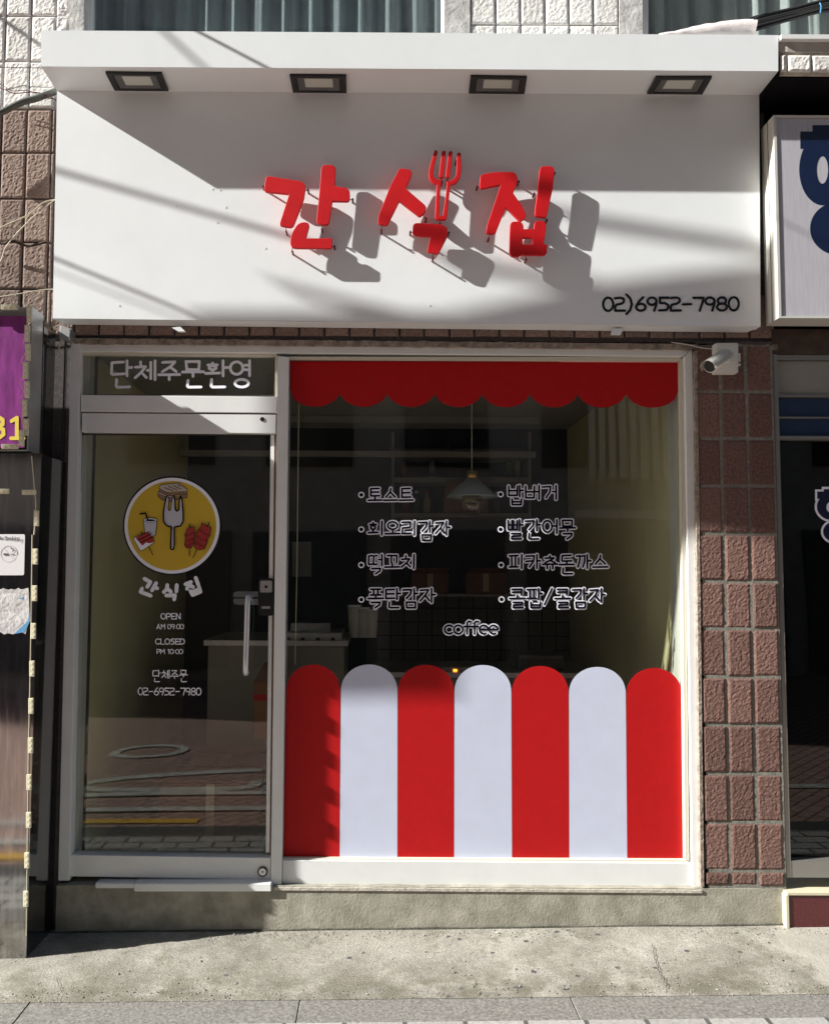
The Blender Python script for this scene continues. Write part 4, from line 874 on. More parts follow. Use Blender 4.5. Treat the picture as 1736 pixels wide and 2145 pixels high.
P += [(61, 1245), (62, 1290), (60, 1305)] + [(54-i*9, 1322+rnd.uniform(-4, 8)) for i in range(10)] + [(-70, 1332)]
prism(bm, [(x, y) for x, y in P][::-1], YP-.0014, YP-.0004)
tp = bm_obj('torn_poster', bm, mat('torn_white_paper', (.66, .65, .64), .8, col2=(.45, .43, .44), vscale=22, bump=.8, bscale=40, bdist=.006)); tag(tp, 'torn blistered white poster with a blue edge stuck below the no smoking notice', 'poster')
bm = bmesh.new(); prism(bm, [(40, 1318), (60, 1300), (62, 1270), (64, 1300), (52, 1324), (30, 1328)], YP-.0020, YP-.0015); prism(bm, [(40, 1254), (50, 1250), (50, 1256)], YP-.0020, YP-.0015); bm_obj('blue_edge', bm, mat('faded_blue_print', (.10, .30, .55), .7), tp)

# small junction box left of sign
jb = empty('junction_box', U(137, 700, -.02), 'small grey electrical junction box under the lower left corner of the white sign', 'junction box')
bm = bmesh.new(); prism(bm, [(124, 708), (146, 713), (148, 688), (126, 680)], -.05, .02); bmesh.ops.bevel(bm, geom=list(bm.edges), offset=.003, segments=1, affect='EDGES'); bm_obj('housing', bm, M_alu, jb)
bm = bmesh.new(); tubem(bm, smoothline([U(130, 712, 0), U(124, 730, 0), U(120, 745, .0)], 5), .003, 6); bm_obj('lead', bm, M_wire, jb)

# ================================================================== RIGHT NEIGHBOUR
ns2 = empty('silver_sign_box', U(1680, 680, -.1), 'silver light box sign with navy lettering at the right edge', 'sign')
YR1 = -.135
A0, A1 = U(1627, 666, YR1), U(1622, 241, YR1); xr = 3.4
bm = bmesh.new(); fx = (A0.x+A1.x)/2
boxm(bm, fx, xr, YR1+.012, YR1+.118, A0.z, A1.z)
boxm(bm, fx, fx+.012, YR1, YR1+.0115, A0.z, A1.z); boxm(bm, fx+.012, xr, YR1, YR1+.0115, A1.z-.010, A1.z); boxm(bm, fx+.012, xr, YR1, YR1+.0115, A0.z, A0.z+.008)
bm_obj('box_frame', bm, mat('cream_aluminium', (.62, .61, .56), .4, .2), ns2)
bm = bmesh.new(); boxm(bm, fx-.002, fx, YR1+.055, YR1+.057, A0.z, A1.z); bm_obj('seam', bm, M_framei, ns2)
M_silv = mat('brushed_silver_face', (.52, .51, .56), .35, .15, col2=(.44, .43, .47), vscale=8, stretch=(14, 1, .8))
bm = bmesh.new(); boxm(bm, fx+.014, xr, YR1+.006, YR1+.011, A0.z+.010, A1.z-.012); bm_obj('face', bm, M_silv, ns2)
z1_ = lambda x, y, oy=60: ((2020+x/4.873)/1.29032, (oy+y/4.873)/1.29032)
M_navy = mat('navy_acrylic', (.008, .018, .055), .3, col2=(.005, .011, .038), vscale=8, stretch=(14, 1, .8))
def n2(x, y): return z1_(x, y, 480)
outer = [z1_(850, 1355), z1_(1420, 1355), z1_(1420, 1440), z1_(1440, 1440), z1_(1440, 1665), z1_(1200, 1665)]
L1 = circ(*z1_(985, 1940), (310)/4.873/1.29, 470/4.873/1.29, n=44)
bar = [z1_(850, 1355), z1_(1250, 1355), z1_(1250, 1440), z1_(1300, 1440), z1_(1300, 1668), z1_(690, 1668), z1_(690, 1440), z1_(850, 1440)]
curve_shape('letter', [[z1_(850, 1355), z1_(1150, 1355), z1_(1150, 1440), z1_(1290, 1440), z1_(1290, 1668), z1_(690, 1668), z1_(690, 1440), z1_(850, 1440)]], YR1+.0055, .0, 0, M_navy, ns2)
hole = circ(*z1_(980, 1945), 75/4.873/1.29, 182/4.873/1.29, n=32)
curve_shape('letter', [L1, hole], YR1+.0052, .0, 0, M_navy, ns2)
c2x, c2y = n2(1180, 670)
curve_shape('letter', [circ(c2x, c2y, 362/4.873/1.29, 345/4.873/1.29, n=44)], YR1+.0049, .0, 0, M_navy, ns2)
bm = bmesh.new(); prism(bm, [(1642, 674), (1658, 670), (1660, 675), (1644, 679)], YR1+.03, YR1+.034)
bm.free()
# neighbour's window
nw = empty('neighbour_window', U(1700, 1835, .05), 'dark tinted shop window of the neighbouring store beside the tiled pillar', 'shop window')
xa_ = X_(1629, .04, 900); 
bm = bmesh.new()
x0, x1 = Xp1+.0, 3.4
zn = lambda v: Z_(v, .03, 1680)
boxm(bm, x0+.002, x0+.022, .01, .08, zn(1835), zn(745)); boxm(bm, x0+.022, x1, .02, .08, zn(755), zn(745)); boxm(bm, x0+.022, x1, .02, .08, zn(921), zn(914)); boxm(bm, x0+.022, x1, .02, .08, zn(832), zn(828)); boxm(bm, x0+.022, x1, .012, .09, zn(1835), zn(1800)); boxm(bm, x0+.022, x1, .03, .07, zn(876), zn(873))
bm_obj('frame', bm, mat('grey_anodised', (.30, .29, .27), .35, .6), nw)
bm = bmesh.new(); boxm(bm, x0+.022, x1, .06, .066, zn(1801), zn(754)); ng = bm_obj('glass', bm, glass_mat('black_tinted_glass', (.35, .40, .38), 1.5), nw)
bm = bmesh.new(); boxm(bm, x0+.022, x1, .05, .056, zn(914), zn(833)); bm_obj('transom_pane', bm, mat('painted_sky_reflection', (.02, .045, .10), .15), nw)  # flat navy paints the sky's reflection into this pane
bm = bmesh.new(); boxm(bm, x0+.022, x1, .035, .045, zn(828), zn(756)); bm_obj('header_panel', bm, mat('grey_blind', (.26, .26, .23), .6, var=.15, vscale=4), nw)
bm = bmesh.new(); boxm(bm, x0+.03, x1, .30, .31, zn(1800), zn(750)); bm_obj('backing', bm, mat('dark_green_interior', (.012, .018, .016), .6), nw)
bm = bmesh.new(); boxm(bm, x0+.0, x1, .015, .30, zn(744), ZH+.06); bm_obj('header_beam', bm, mat('dark_brown_wood', (.06, .04, .03), .8, var=.4, vscale=20, bump=.5), nw)
def z5(x, y): return ((2080+x/7.6625)/1.29032, (1270+y/7.6625)/1.29032)
YN = .0585
bar5 = [z5(1110, 400), z5(1560, 400), z5(1560, 450), z5(1700, 450), z5(1700, 600), z5(975, 600), z5(975, 450), z5(1110, 450)]
def circ5(x, y, rx, ry): return circ(*z5(x, y), rx/7.6625/1.29, ry/7.6625/1.29, n=44)
bm_l = curve_shape('window_letter', [[z5(1068, 350), z5(1610, 350), z5(1610, 405), z5(1750, 405), z5(1750, 640), z5(930, 640), z5(930, 405), z5(1068, 405)]], YN, 0, 0, M_letw, ng)
curve_shape('window_letter', [circ5(1285, 760, 365, 325)], YN-.0003, 0, 0, M_letw, ng); curve_shape('window_letter', [circ5(1360, 1280, 310, 260)], YN-.0006, 0, 0, M_letw, ng)
M_navd = mat('navy_vinyl', (.006, .006, .04), .4)
curve_shape('window_letter_fill', [bar5], YN-.0009, 0, 0, M_navd, ng); curve_shape('window_letter_fill', [circ5(1285, 760, 315, 280), circ5(1285, 775, 122, 125)], YN-.0012, 0, 0, M_navd, ng); curve_shape('window_letter_fill', [circ5(1360, 1280, 262, 215)], YN-.0015, 0, 0, M_navd, ng)
bm = bmesh.new(); prism(bm, rect(1693, 1063, 1790, 1112), .0, .001); bm.free()
mb = empty('maroon_step', U(1690, 1940, 0), 'maroon granite step under the neighbouring dark shop window', 'step')
bm = bmesh.new(); boxm(bm, X_(1648, -.02, 1900), 3.4, -.03, .3, -.1, Z_(1873, -.02, 1690)); bm_obj('granite_block', bm, mat('maroon_granite', (.12, .022, .025), .3, col2=(.06, .012, .014), vscale=160, detail=2), mb)
bm = bmesh.new(); boxm(bm, X_(1645, -.02, 1900), 3.4, -.036, .30, Z_(1873, -.02, 1690)+.001, Z_(1869, -.02, 1690)+.003); boxm(bm, X_(1642, -.02, 1900), X_(1648, -.02, 1900)-.001, -.036, .1, -.05, Z_(1873, -.02, 1690)); bm_obj('edge_trim', bm, mat('cream_trim', (.55, .50, .36), .5), mb)

# ================================================================== SECURITY CAMERA
sc_ = empty('security_camera', U(1520, 750, -.01), 'white bullet security camera on a square junction box at the top of the tiled pillar', 'camera')
M_cw = mat('camera_white_plastic', (.66, .65, .60), .4)
bm = bmesh.new(); prism(bm, fillet([(1498, 718, 3), (1546, 718, 3), (1546, 781, 3), (1498, 781, 3)], 3), -.045, -.004); bmesh.ops.bevel(bm, geom=[e for e in bm.edges if all(abs(v.co.y+.045) < 1e-4 for v in e.verts)], offset=.004, segments=2, affect='EDGES'); bm_obj('mounting_box', bm, M_cw, sc_)
bm = bmesh.new(); prism(bm, rect(1546, 740, 1550, 757), -.04, -.02); prism(bm, circ(1548, 764, 3, n=10), -.03, -.02); bm_obj('hinge', bm, M_cw, sc_)
disc('ball_base', 1528, 742, 17, -.055, -.045, M_cw, sc_); 
bm = bmesh.new(); a = U(1531, 740, -.055); b = U(1524, 745, -.10); tubem(bm, [a, b], .010, 12); bm_obj('bracket_arm', bm, M_alu, sc_, True)
cr_ = U(1525, 741, -.085); cf = U(1486, 767, -.17); d = (cf-cr_).normalized()
bm = bmesh.new(); tubem(bm, [cr_, cr_+d*.006, cr_+(cf-cr_)*.45, cf], [.020, .028, .030, .031], 20); 
bm_obj('camera_body', bm, M_cw, sc_, True)
bm = bmesh.new(); tubem(bm, [cf-d*.002, cf+d*.0015], .026, 20); cfz = bm_obj('front_glass', bm, M_black, sc_)
bm = bmesh.new()
side = d.cross(Vector((0, 0, 1))).normalized(); upv = side.cross(d).normalized()
pa = [cr_+(cf-cr_)*.15, cf+d*.022]; prevr = None
for p in pa:
    row = [bm.verts.new(p+(side*cos(t)+upv*sin(t))*.0335) for t in [pi*q/10 for q in range(-1, 12)]]
    if prevr:
        for q in range(len(row)-1): bm.faces.new((prevr[q], prevr[q+1], row[q+1], row[q]))
    prevr = row
bmesh.ops.solidify(bm, geom=bm.faces[:], thickness=.0015); bm_obj('sun_shield', bm, M_cw, sc_)
bm = bmesh.new(); tubem(bm, smoothline([U(1498, 731, -.02), U(1470, 729, -.01), U(1440, 722, 0), U(1405, 717, .0)], 6), .0022, 6); tag(bm_obj('camera_cable', bm, mat('white_wire', (.55, .54, .5), .5)), 'thin white cable running left from the security camera over the window frame', 'cable')

# ================================================================== CABLES, CLOTH
def cable(name, pts, r, m, label, n=8, cat='cable'):
    bm = bmesh.new(); tubem(bm, smoothline(pts, n), r, 8); o = bm_obj(name, bm, m, None, True); return tag(o, label, cat, {'overhead_cable': 'black cables bundled over the sign canopy', 'wire': 'loose wires on the tiled wall left of the sign'}.get(name))
cable('conduit', [U(-120, 290, -.08), U(-30, 250, -.07), U(10, 232, -.065), U(45, 215, -.06), U(80, 205, -.045), U(112, 193, -.02), U(125, 189, -.012)], .0145, M_cableg, 'thick dark corrugated cable sloping up to the top left corner of the sign')
cable('wire', [U(-60, 170, -.05), U(0, 184, -.05), U(30, 195, -.05), U(70, 193, -.05), U(100, 200, -.045), U(125, 215, -.03)], .0022, M_wirep, 'maroon wire crossing the white tiles, upper one above the thick cable')
cable('wire', [U(-60, 160, -.05), U(0, 176, -.05), U(25, 190, -.05), U(60, 190, -.05), U(95, 204, -.045), U(122, 208, -.03)], .0016, M_wirep, 'thin maroon wire looping along the thick cable beside the sign')
cable('wire', [U(-40, 505, -.06), U(0, 478, -.06), U(60, 450, -.05), U(90, 425, -.04), U(116, 418, -.02)], .0028, M_wire, 'cream wire rising diagonally over the brown tiles to the sign')
cable('wire', [U(-40, 600, -.05), U(0, 550, -.05), U(12, 520, -.05), U(35, 490, -.05), U(70, 455, -.05), U(113, 419, -.02)], .0026, M_wire, 'frayed cream wire hanging lower over the brown tiles')
cable('wire', [U(-60, 630, -.05), U(0, 622, -.05), U(50, 614, -.04), U(90, 607, -.03), U(116, 606, -.02)], .0024, M_wire, 'cream wire running level into the left edge of the sign above the purple box')
cable('rusty_bracket', [U(-40, 500, -.03), U(5, 510, -.03), U(25, 505, -.04), U(60, 515, -.02), U(95, 508, -.03), U(113, 512, .0)], .006, mat('rusty_iron', (.05, .03, .022), .9, var=.5, vscale=60), 'rusty iron rod fixed across the brown tiles left of the sign', 8, 'bracket')
cable('wire', [U(-60, 222-85, -.02), U(0, 141+79*0, -.01), U(60, 142, -.01), U(116, 142.5, -.0)], .0015, M_cable, 'taut thin black wire across the white tiles left of the canopy')
for i, (dy, dz, rr, lb) in enumerate([(0, 0, .013, 'thickest black cable of the bundle over the right end of the sign'), (-.02, .018, .009, 'black cable lying on top of the cable bundle at upper right'), (.015, -.016, .009, 'black cable at the underside of the bundle at upper right'), (-.03, -.006, .006, 'thin front cable of the bundle at upper right')]):
    off = Vector((0, dy, dz)); cable('overhead_cable', [U(1545, 62, -.12)+off, U(1590, 48, -.13)+off, U(1650, 32, -.14)+off*.8, U(1720, 14, -.16)+off*.8, U(1800, 0, -.2)+off, U(2100, -80, -.4)+off], rr, M_cable, lb)
cable('overhead_cable', [U(1570, 50, -.15), U(1590, 34, -.16), U(1620, 26, -.15), U(1660, 26, -.15), U(1700, 18, -.17), U(1790, -10, -.2)], .005, M_cable, 'thin black cable arching above the bundle at upper right')
bm = bmesh.new(); prevr = None
P = [(1385, 73, 3), (1430, 66, 10), (1480, 55, 18), (1530, 47, 24), (1572, 41, 30), (1580, 60, 20)]
rings = []
for i in range(28):
    t = i/27.0; x = 1375+t*200; yt = 75-35*math.sin(min(1, t*1.02)*pi/2)**1.15; ring_ = []
    for k2 in range(14):
        a = 2*pi*k2/14; ry = max(2, (92-yt))*.5; cy_ = (yt+92)/2+2; wob = 1+.10*noise.noise(Vector((i*.35, k2*.6, 0)))
        p = U(x, cy_-ry*sin(a)*wob, -.13); ring_.append(bm.verts.new((p.x + (.012*sin(a) if i == 27 else 0), -.12+.055*cos(a)*wob, p.z)))
    if prevr:
        for k2 in range(14): bm.faces.new((prevr[k2], prevr[(k2+1) % 14], ring_[(k2+1) % 14], ring_[k2]))
    else: bm.faces.new(ring_)
    prevr = ring_
cl = bm_obj('cloth_wrap', bm, mat('pinkish_white_tarp', (.66, .60, .59), .7, var=.08, vscale=10, bump=.5, bscale=12, bdist=.012), None, True); tag(cl, 'pinkish white cloth sleeve wrapped round cables on top of the sign canopy', 'cloth')
cable('cord_tie', [U(1716, 6, -.2), U(1719, 14, -.2), U(1717, 28, -.19)], .003, mat('blue_tie', (.05, .25, .45), .5), 'light blue tie around the cable bundle at the upper right corner', 4, 'cable tie')

# ================================================================== INSIDE THE SHOP
pl = empty('pendant_lamp', U(988, 850, .55), 'pendant lamp with pale cone shade and round glass bulb hanging inside the window', 'lamp')
YPn = .55; s = S_(YPn); c = U(988, 1042, YPn)
bm = bmesh.new(); tubem(bm, [U(988, 983, YPn), Vector((U(988, 983, YPn).x, YPn, ZC))], .003, 6); bm_obj('cord', bm, mat('pale_cord', (.5, .5, .48), .6), pl)
bm = bmesh.new(); lathe(bm, [(.0, 58*s), (4*s, 58*s), (4*s, 56*s), (11*s, 55*s), (11*s, 38*s), (8*s, 38*s)], c); bm_obj('cap', bm, M_brass, pl, True)
bm = bmesh.new(); lathe(bm, [(10*s, 39*s), (12*s, 39*s), (52*s, 3*s), (53*s, 0), (50*s, 1*s)], c, 36); bm_obj('shade', bm, mat('blue_grey_enamel', (.30, .36, .42), .4), pl, True)
bm = bmesh.new(); R_ = 25*s; lathe(bm, [(R_*sin(a*pi/12)+.0001, -13*s-R_*cos(a*pi/12)) for a in range(13)], c, 24); bm_obj('bulb', bm, glass_mat('bulb_glass', (.75, .68, .5), 1.9), pl, True)
bm = bmesh.new(); lathe(bm, [(6*s, 20*s), (6*s, 6*s), (.001, 5*s)], c, 12); bm_obj('socket', bm, M_brass, pl, True)
def boxthing(name, px0, py0, px1, py1, Y0, dep, m, label, cat, extra=None, zbot=None):
    a = U(px0, py0, Y0); b = U(px1, py1, Y0); z0 = zbot if zbot is not None else b.z
    r_ = empty(name, Vector(((a.x+b.x)/2, Y0+dep/2, z0)), label, cat, {'carton': 'cartons behind the door', 'supply_box': 'supply boxes on the ledge'}.get(name))
    bm = bmesh.new(); boxm(bm, a.x, b.x, Y0, Y0+dep, z0, a.z); bmesh.ops.bevel(bm, geom=list(bm.edges), offset=.004, segments=1, affect='EDGES'); bm_obj('body', bm, m, r_)
    if extra: extra(r_, a, b, Y0)
    return r_
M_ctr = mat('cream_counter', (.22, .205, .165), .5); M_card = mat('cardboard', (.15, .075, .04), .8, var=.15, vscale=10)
def ctop(r_, a, b, Y0):
    bm = bmesh.new(); boxm(bm, a.x-.02, b.x+.02, Y0-.02, Y0+.62, a.z+.001, a.z+.03); bm_obj('worktop', bm, M_alu, r_)
    bm = bmesh.new(); boxm(bm, (a.x+b.x)/2-.003, (a.x+b.x)/2+.003, Y0-.003, Y0-.0005, ZF+.1, a.z-.03); bm_obj('door_seam', bm, M_framei, r_)
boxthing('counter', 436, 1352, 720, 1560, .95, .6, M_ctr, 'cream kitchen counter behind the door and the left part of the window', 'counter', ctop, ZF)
def knobs(r_, a, b, Y0):
    for q in range(5):
        x = b.x-.05-q*.085; bm = bmesh.new(); tubem(bm, [(x, Y0-.016, (a.z+b.z)/2-.012), (x, Y0, (a.z+b.z)/2-.012)], .012, 12); bm_obj('knob', bm, M_black, r_)
    bm = bmesh.new(); boxm(bm, a.x+.02, b.x-.07, Y0+.05, Y0+.3, a.z+.002, a.z+.05); bm_obj('griddle', bm, M_chrome, r_)
boxthing('griddle_stove', 600, 1325, 716, 1345, .98, .4, M_alu, 'steel griddle stove with a row of black knobs on the cream counter', 'stove', knobs)
def cflap(r_, a, b, Y0):
    bm = bmesh.new(); x0, x1 = a.x+.01, b.x-.01; w_ = (x1-x0)
    loops_add(bm, [(x0, Y0+.005, a.z), (x1, Y0+.005, a.z), (x1+.01, Y0-.09, a.z+.03), (x0-.01, Y0-.09, a.z+.03)], [(x0, Y0+.005, a.z+.004), (x1, Y0+.005, a.z+.004), (x1+.01, Y0-.09, a.z+.034), (x0-.01, Y0-.09, a.z+.034)]); bm_obj('flap', bm, M_card, r_)
    bm = bmesh.new(); boxm(bm, (x0+x1)/2-.02, (x0+x1)/2+.02, Y0-.002, Y0-.0005, b.z+.02, a.z-.005); bm_obj('tape', bm, mat('packing_tape', (.36, .26, .15), .3), r_)
boxthing('carton', 335, 1640, 545, 1775, .35, .4, M_card, 'large brown cardboard carton on the floor behind the glass door', 'carton', cflap)
boxthing('carton', 400, 1580, 560, 1630, .70, .22, mat('dark_cardboard', (.20, .09, .06), .8), 'flat dark carton behind the large cardboard carton', 'carton', cflap)
def band(r_, a, b, Y0):
    bm = bmesh.new(); h_ = a.z-b.z; boxm(bm, a.x-.001, b.x+.001, Y0-.0015, Y0-.0005, a.z-h_*.33, a.z-h_*.22); bm_obj('red_band', bm, M_redv, r_)
    bm = bmesh.new(); xm = (a.x+b.x)/2; loops_add(bm, [(a.x, Y0, a.z+.001), (b.x, Y0, a.z+.001), (xm+.02, Y0+.04, a.z+.09), (xm-.02, Y0+.04, a.z+.09)], [(a.x, Y0+.15, a.z+.001), (b.x, Y0+.15, a.z+.001), (xm+.02, Y0+.11, a.z+.09), (xm-.02, Y0+.11, a.z+.09)]); bm_obj('gable_top', bm, M_card, r_)
boxthing('paper_sack', 532, 1428, 585, 1548, .6, .16, mat('kraft_orange', (.22, .09, .025), .7), 'tall orange-brown paper sack with a red band behind the door edge', 'bag', band)
boxthing('supply_box', 862, 1200, 940, 1245, YR-.32, .25, M_card, 'upper brown supply box on the back wall behind the menu letters', 'box', cflap); boxthing('supply_box', 975, 1200, 1060, 1245, YR-.32, .25, M_card, 'supply box to the right on the back counter ledge', 'box', cflap)
bm = bmesh.new(); prism(bm, rect(790, 1245, 1230, 1250), YR-.36, YR-.02); lg2 = bm_obj('wall_ledge', bm, mat('ledge_steel', (.2, .2, .2), .4, .6)); tag(lg2, 'narrow ledge above the kitchen tiles carrying supply boxes', 'shelf')
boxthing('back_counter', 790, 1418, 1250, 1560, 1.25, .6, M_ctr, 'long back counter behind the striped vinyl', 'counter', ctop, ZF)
def orange(r_, a, b, Y0):
    bm = bmesh.new(); x = a.x+.07; boxm(bm, x, x+.022, Y0-.004, Y0-.0005, a.z-.03, a.z-.014); bm_obj('indicator', bm, emis('orange_indicator', (1, .22, .02), 2.5), r_)
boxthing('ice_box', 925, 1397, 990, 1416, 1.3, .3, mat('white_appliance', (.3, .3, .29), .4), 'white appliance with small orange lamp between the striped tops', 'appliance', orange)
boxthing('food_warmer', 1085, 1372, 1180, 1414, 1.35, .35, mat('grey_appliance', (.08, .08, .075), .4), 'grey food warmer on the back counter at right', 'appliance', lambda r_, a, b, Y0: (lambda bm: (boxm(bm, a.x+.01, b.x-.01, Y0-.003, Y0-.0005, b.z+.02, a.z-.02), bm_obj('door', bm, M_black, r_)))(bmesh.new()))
rnd = random.Random(21)
BC = [(.20, .05, .02), (.05, .10, .04), (.25, .20, .06), (.12, .12, .13)]; BN = ['red-brown', 'dark green', 'mustard yellow', 'grey']; PL = ['lowest', 'middle']
for si, (py, xs) in enumerate(((1074, (850, 872, 894, 1040)), (999, (846, 1066, 1084, 905)))):
    for q, px in enumerate(xs):
        c_ = U(px, py, YR-.16); bt = empty('bottle', c_, '%s bottle on the %s board of the back wall shelf' % (BN[q], PL[si]), 'bottle', 'bottles on the back wall shelf')
        bm = bmesh.new(); hh = .12+.03*rnd.random(); lathe(bm, [(.001, 0), (.026, .0), (.027, hh*.65), (.010, hh*.85), (.010, hh)], c_, 12); bm_obj('body', bm, mat('bottle_glass_%d' % q, BC[q], .25), bt, True)
        bm = bmesh.new(); lathe(bm, [(.012, hh), (.012, hh+.016), (.001, hh+.017)], c_, 10); bm_obj('cap', bm, M_letw if q % 2 else M_redv, bt, True)
boxthing('carton_stack', 930, 1020, 1022, 1074, YR-.28, .2, M_card, 'wide brown box in the middle of the lowest shelf board', 'box', cflap)
bm = bmesh.new(); prism(bm, rect(612, 1135, 652, 1208), YR-.012, YR-.004); bw = bm_obj('back_window_pane', bm, mat('painted_daylight', (.30, .32, .34), .6)); tag(bw, 'small back window with a blind, its daylight painted pale, in the dark back wall behind the left of the window', 'poster')  # stands for a daylit back window, the daylight painted as a pale tone
for q, px in enumerate((742, 760, 778)):
    c_ = U(px, 1340, 1.15); c_.z = U(700, 1352, .95).z+.03; lb = ['left', 'middle', 'right'][q]
    cp = empty('cup_stack', c_, 'stack of paper cups on the cream counter, %s one of three' % lb, 'cups', 'paper cup stacks'); hh = .16+.05*rnd.random()
    bm = bmesh.new(); lathe(bm, [(.001, 0), (.030, .0), (.038, hh), (.035, hh), (.028, .01)], c_, 14); bm_obj('cups', bm, mat('paper_cup', (.5, .48, .45), .7), cp, True)
    bm = bmesh.new(); lathe(bm, [(.0405, hh-.004), (.0405, hh+.004), (.037, hh+.004)], c_, 14); bm_obj('rim', bm, M_letw, cp, True)
bm = bmesh.new(); pc_ = U(626, 1400, .13); tubem(bm, [U(626, 846, .12), U(622, 1200, .12), U(618, 1392, .12)], .0022, 6); bm2 = bm_obj('pull_cord', bm, M_wire); tag(bm2, 'thin pale blind cord hanging inside the left edge of the window', 'cord')

# ================================================================== OUT OF FRAME: STREET OPPOSITE, LEFT NEIGHBOUR, ADDED SHADE BANNER
ob = empty('opposite_building', (0, -9, 0), 'plain brick building across the street', 'building')
M_br = mat('opposite_brick', (.50, .49, .44), .9, var=.2, vscale=6); M_wn = mat('opposite_window', (.03, .035, .04), .1)
bm = bmesh.new(); boxm(bm, -16, 12, -12, -8.6, -.3, 17); bm_obj('wall', bm, M_br, ob)
rnd = random.Random(5)
for i in range(-7, 6):
    for z in (3.2, 6.0, 8.8, 11.6):
        bm = bmesh.new(); boxm(bm, i*2.1+.4, i*2.1+1.7, -8.598, -8.55, z, z+1.4); wn = bm_obj('window', bm, M_wn, ob)
    bm = bmesh.new(); boxm(bm, i*2.1+.2, i*2.1+1.95, -8.598, -8.5, .1, 2.2); bm_obj('shutter', bm, mat('shutter_grey_%d' % (i % 3), [(.10, .10, .10), (.16, .15, .12), (.07, .09, .10)][i % 3], .6), ob)
bm = bmesh.new()
for q in range(9): boxm(bm, 3.2+q*.16, 3.29+q*.16, -8.4, -8.36, 3.0, 4.4-.1*(q % 3))
boxm(bm, 3.0, 4.9, -8.45, -8.38, 2.35, 2.48)
bm_obj('balcony_slats', bm, mat('white_slat_paint', (.8, .8, .78), .6), ob)
nb = empty('left_neighbour_building', (-6, 0, 0), 'neighbouring building wall running on to the left', 'building')
bm = bmesh.new(); boxm(bm, -14, -3.42, .03, 6, -.2, 7); bm_obj('wall', bm, M_tilel, nb)
rb = empty('right_neighbour_building', (6, 0, 0), 'neighbouring building wall running on to the right', 'building')
bm = bmesh.new(); boxm(bm, 4.62, 14, .03, 6, -.2, 7); bm_obj('wall', bm, M_tilel, rb)
# added unseen banner, cut to the outline of the soft shade on the window
T = 1.15
def back(px, py, Y=YG, t=T):
    p = U(px, py, Y) - SUN*t; return p
bn = empty('added_shade_banner', back(1200, 900), 'added cloth banner shaped to shade the window, unseen, out to the left', 'banner')
def ban(bm, pts):
    A = [back(*p) for p in pts]; loops_add(bm, A, [p+Vector((0, -.004, 0)) for p in A])
bm = bmesh.new()
ban(bm, [(628, 1090), (1900, 1090), (1900, 690), (1805, 690), (1455, 730), (1145, 792), (628, 790)])
ban(bm, [(628, 1136), (835, 1136), (835, 1091), (628, 1091)]); ban(bm, [(1150, 1136), (1900, 1136), (1900, 1091), (1150, 1091)])
ban(bm, [(628, 1452), (700, 1460), (950, 1455), (957, 1350), (1050, 1235), (1300, 1205), (1540, 1175), (1760, 1210), (1900, 1215), (1900, 1137), (628, 1137)])
bm_obj('cloth', bm, mat('shade_banner_cloth', (.5, .5, .48), .9), bn)
bm = bmesh.new(); a = back(628, 822); b = back(1900, 690); tubem(bm, [a, a+Vector((-3.5, .9, .5))], .004, 6); tubem(bm, [b, b+Vector((.0, -2.2, .9))], .004, 6); bm_obj('rope', bm, M_cable, bn)
# overhead lines whose shadows cross the sign
def wire_shadow(p, q, Y, t0, t1, r, lab):
    a = U(*p, Y)-SUN*t0; b = U(*q, Y)-SUN*t1; d_ = (b-a)
    bm = bmesh.new(); tubem(bm, [a-d_*.25, a, (a+b)/2, b, b+d_*.1], r, 8); tag(bm_obj('power_line', bm, M_cable), lab, 'power line', 'power lines over the street')
wire_shadow((118, 357), (620, 500), YS, .75, .85, .009, 'thick overhead line outside the picture, nearest the upper part of the sign')
wire_shadow((112, 540), (450, 678), YS, .6, .7, .0075, 'overhead line outside the picture whose shadow crosses the lower left of the sign')
wire_shadow((415, 66), (560, 142), YC, .35, .4, .007, 'thin overhead line whose shadow falls across the canopy face')
wire_shadow((345, 66), (430, 145), YC, .9, 1.0, .008, 'blurred overhead line left of the thin one over the canopy')
wire_shadow((1270, 470), (1590, 520), YS, 1.3, 1.4, .018, 'bundle of overhead lines shading the right end of the sign')
wire_shadow((840, 660), (620, 610), YS, 1.4, 1.5, .014, 'slack overhead line shading the foot of the sign')
wire_shadow((1000, 560), (1300, 610), YS, 1.5, 1.6, .018, 'slack overhead line shading below the red letters')
wire_shadow((-10, 30), (88, 96), YU, .35, .4, .010, 'short service line casting a slanting shadow on the white tiles')
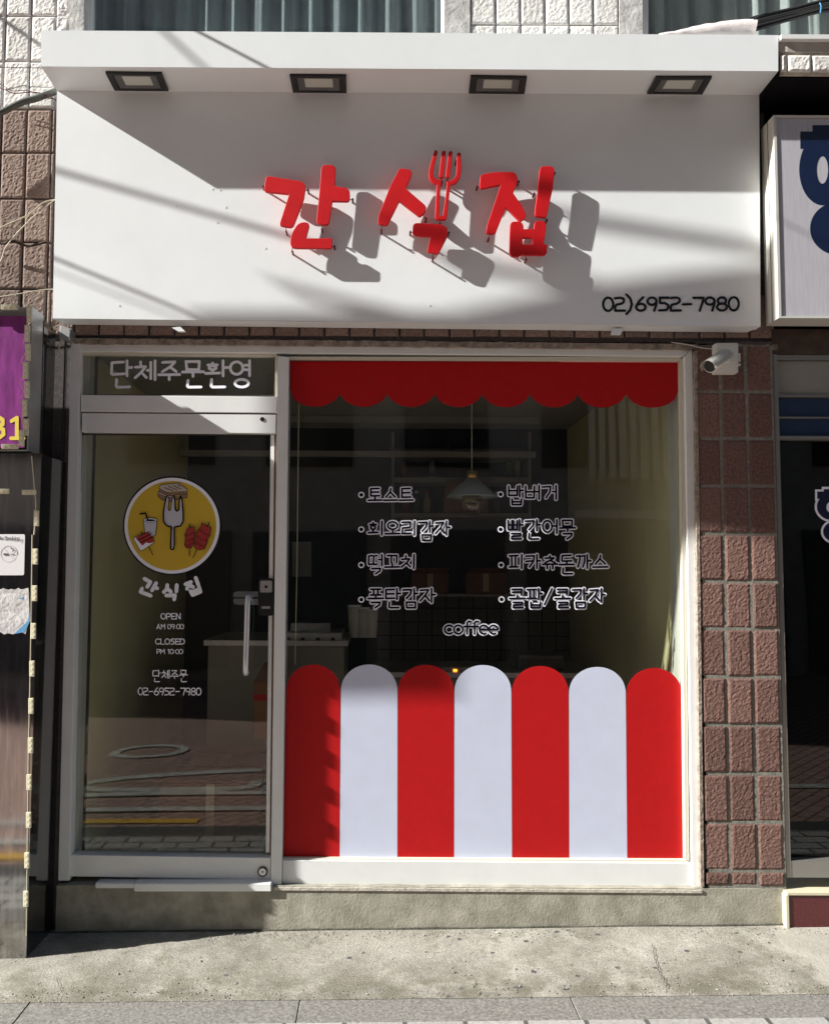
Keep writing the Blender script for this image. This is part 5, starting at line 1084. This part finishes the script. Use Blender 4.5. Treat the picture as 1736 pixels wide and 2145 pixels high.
# ================================================================== LITTER
M_lit = mat('debris_grey', (.35, .33, .30), .9, col2=(.07, .065, .06), vscale=3)
bm = bmesh.new(); rnd = random.Random(11)
for i in range(1400):
    x = rnd.uniform(-1.7, 2.0); y = rnd.choice([rnd.uniform(-.02, -.10), rnd.uniform(-.60, -.50), rnd.uniform(-.56, -.03)]); s = rnd.uniform(.0012, .0048)*(1.8 if rnd.random() < .06 else 1)
    h_ = s*.5; z = gz(x)+.002
    vs = [bm.verts.new((x+s*cos(a+i)*rnd.uniform(.6, 1.5), y+s*sin(a+i), z)) for a in (0, 1.6, 3.1, 4.7)]; tp_ = bm.verts.new((x, y, z+h_))
    for a in range(4): bm.faces.new((vs[a], vs[(a+1) % 4], tp_))
lt = bm_obj('grit', bm, M_lit); lt['kind'] = 'stuff'; tag(lt, 'grit and small debris scattered over the concrete sidewalk', 'grit')
bm = bmesh.new()
def crack(pts, w_):
    for a, b in zip(pts[:-1], pts[1:]):
        a = Vector(a); b = Vector(b); d_ = (b-a).normalized(); n_ = Vector((-d_.y, d_.x))*w_/2
        bm.faces.new([bm.verts.new((p.x, p.y, gz(p.x)+.0065)) for p in (a-n_, b-n_, b+n_, a+n_)])
def G(px, py):
    d = _r*((px-CX)/F) + _u*((CY-py)/F) + _f; t = -CAM.z/d.z; p = CAM+d*t; return (p.x, p.y)
P = [G(1365, 1990), G(1372, 2020), G(1380, 2050), G(1392, 2068), G(1398, 2085)]
PP = []
for a, b in zip(P[:-1], P[1:]):
    for q in range(6): PP.append((a[0]+(b[0]-a[0])*q/6+rnd.uniform(-.004, .004), a[1]+(b[1]-a[1])*q/6))
crack(PP, .0028)
P = [G(120, 2040), G(128, 2070), G(115, 2105)]; PP = []
for a, b in zip(P[:-1], P[1:]):
    for q in range(7): PP.append((a[0]+(b[0]-a[0])*q/7+rnd.uniform(-.004, .004), a[1]+(b[1]-a[1])*q/7))
crack(PP, .0018)
ck = bm_obj('sidewalk_crack', bm, mat('crack_black', (.03, .028, .025), .95)); ck['kind'] = 'structure'
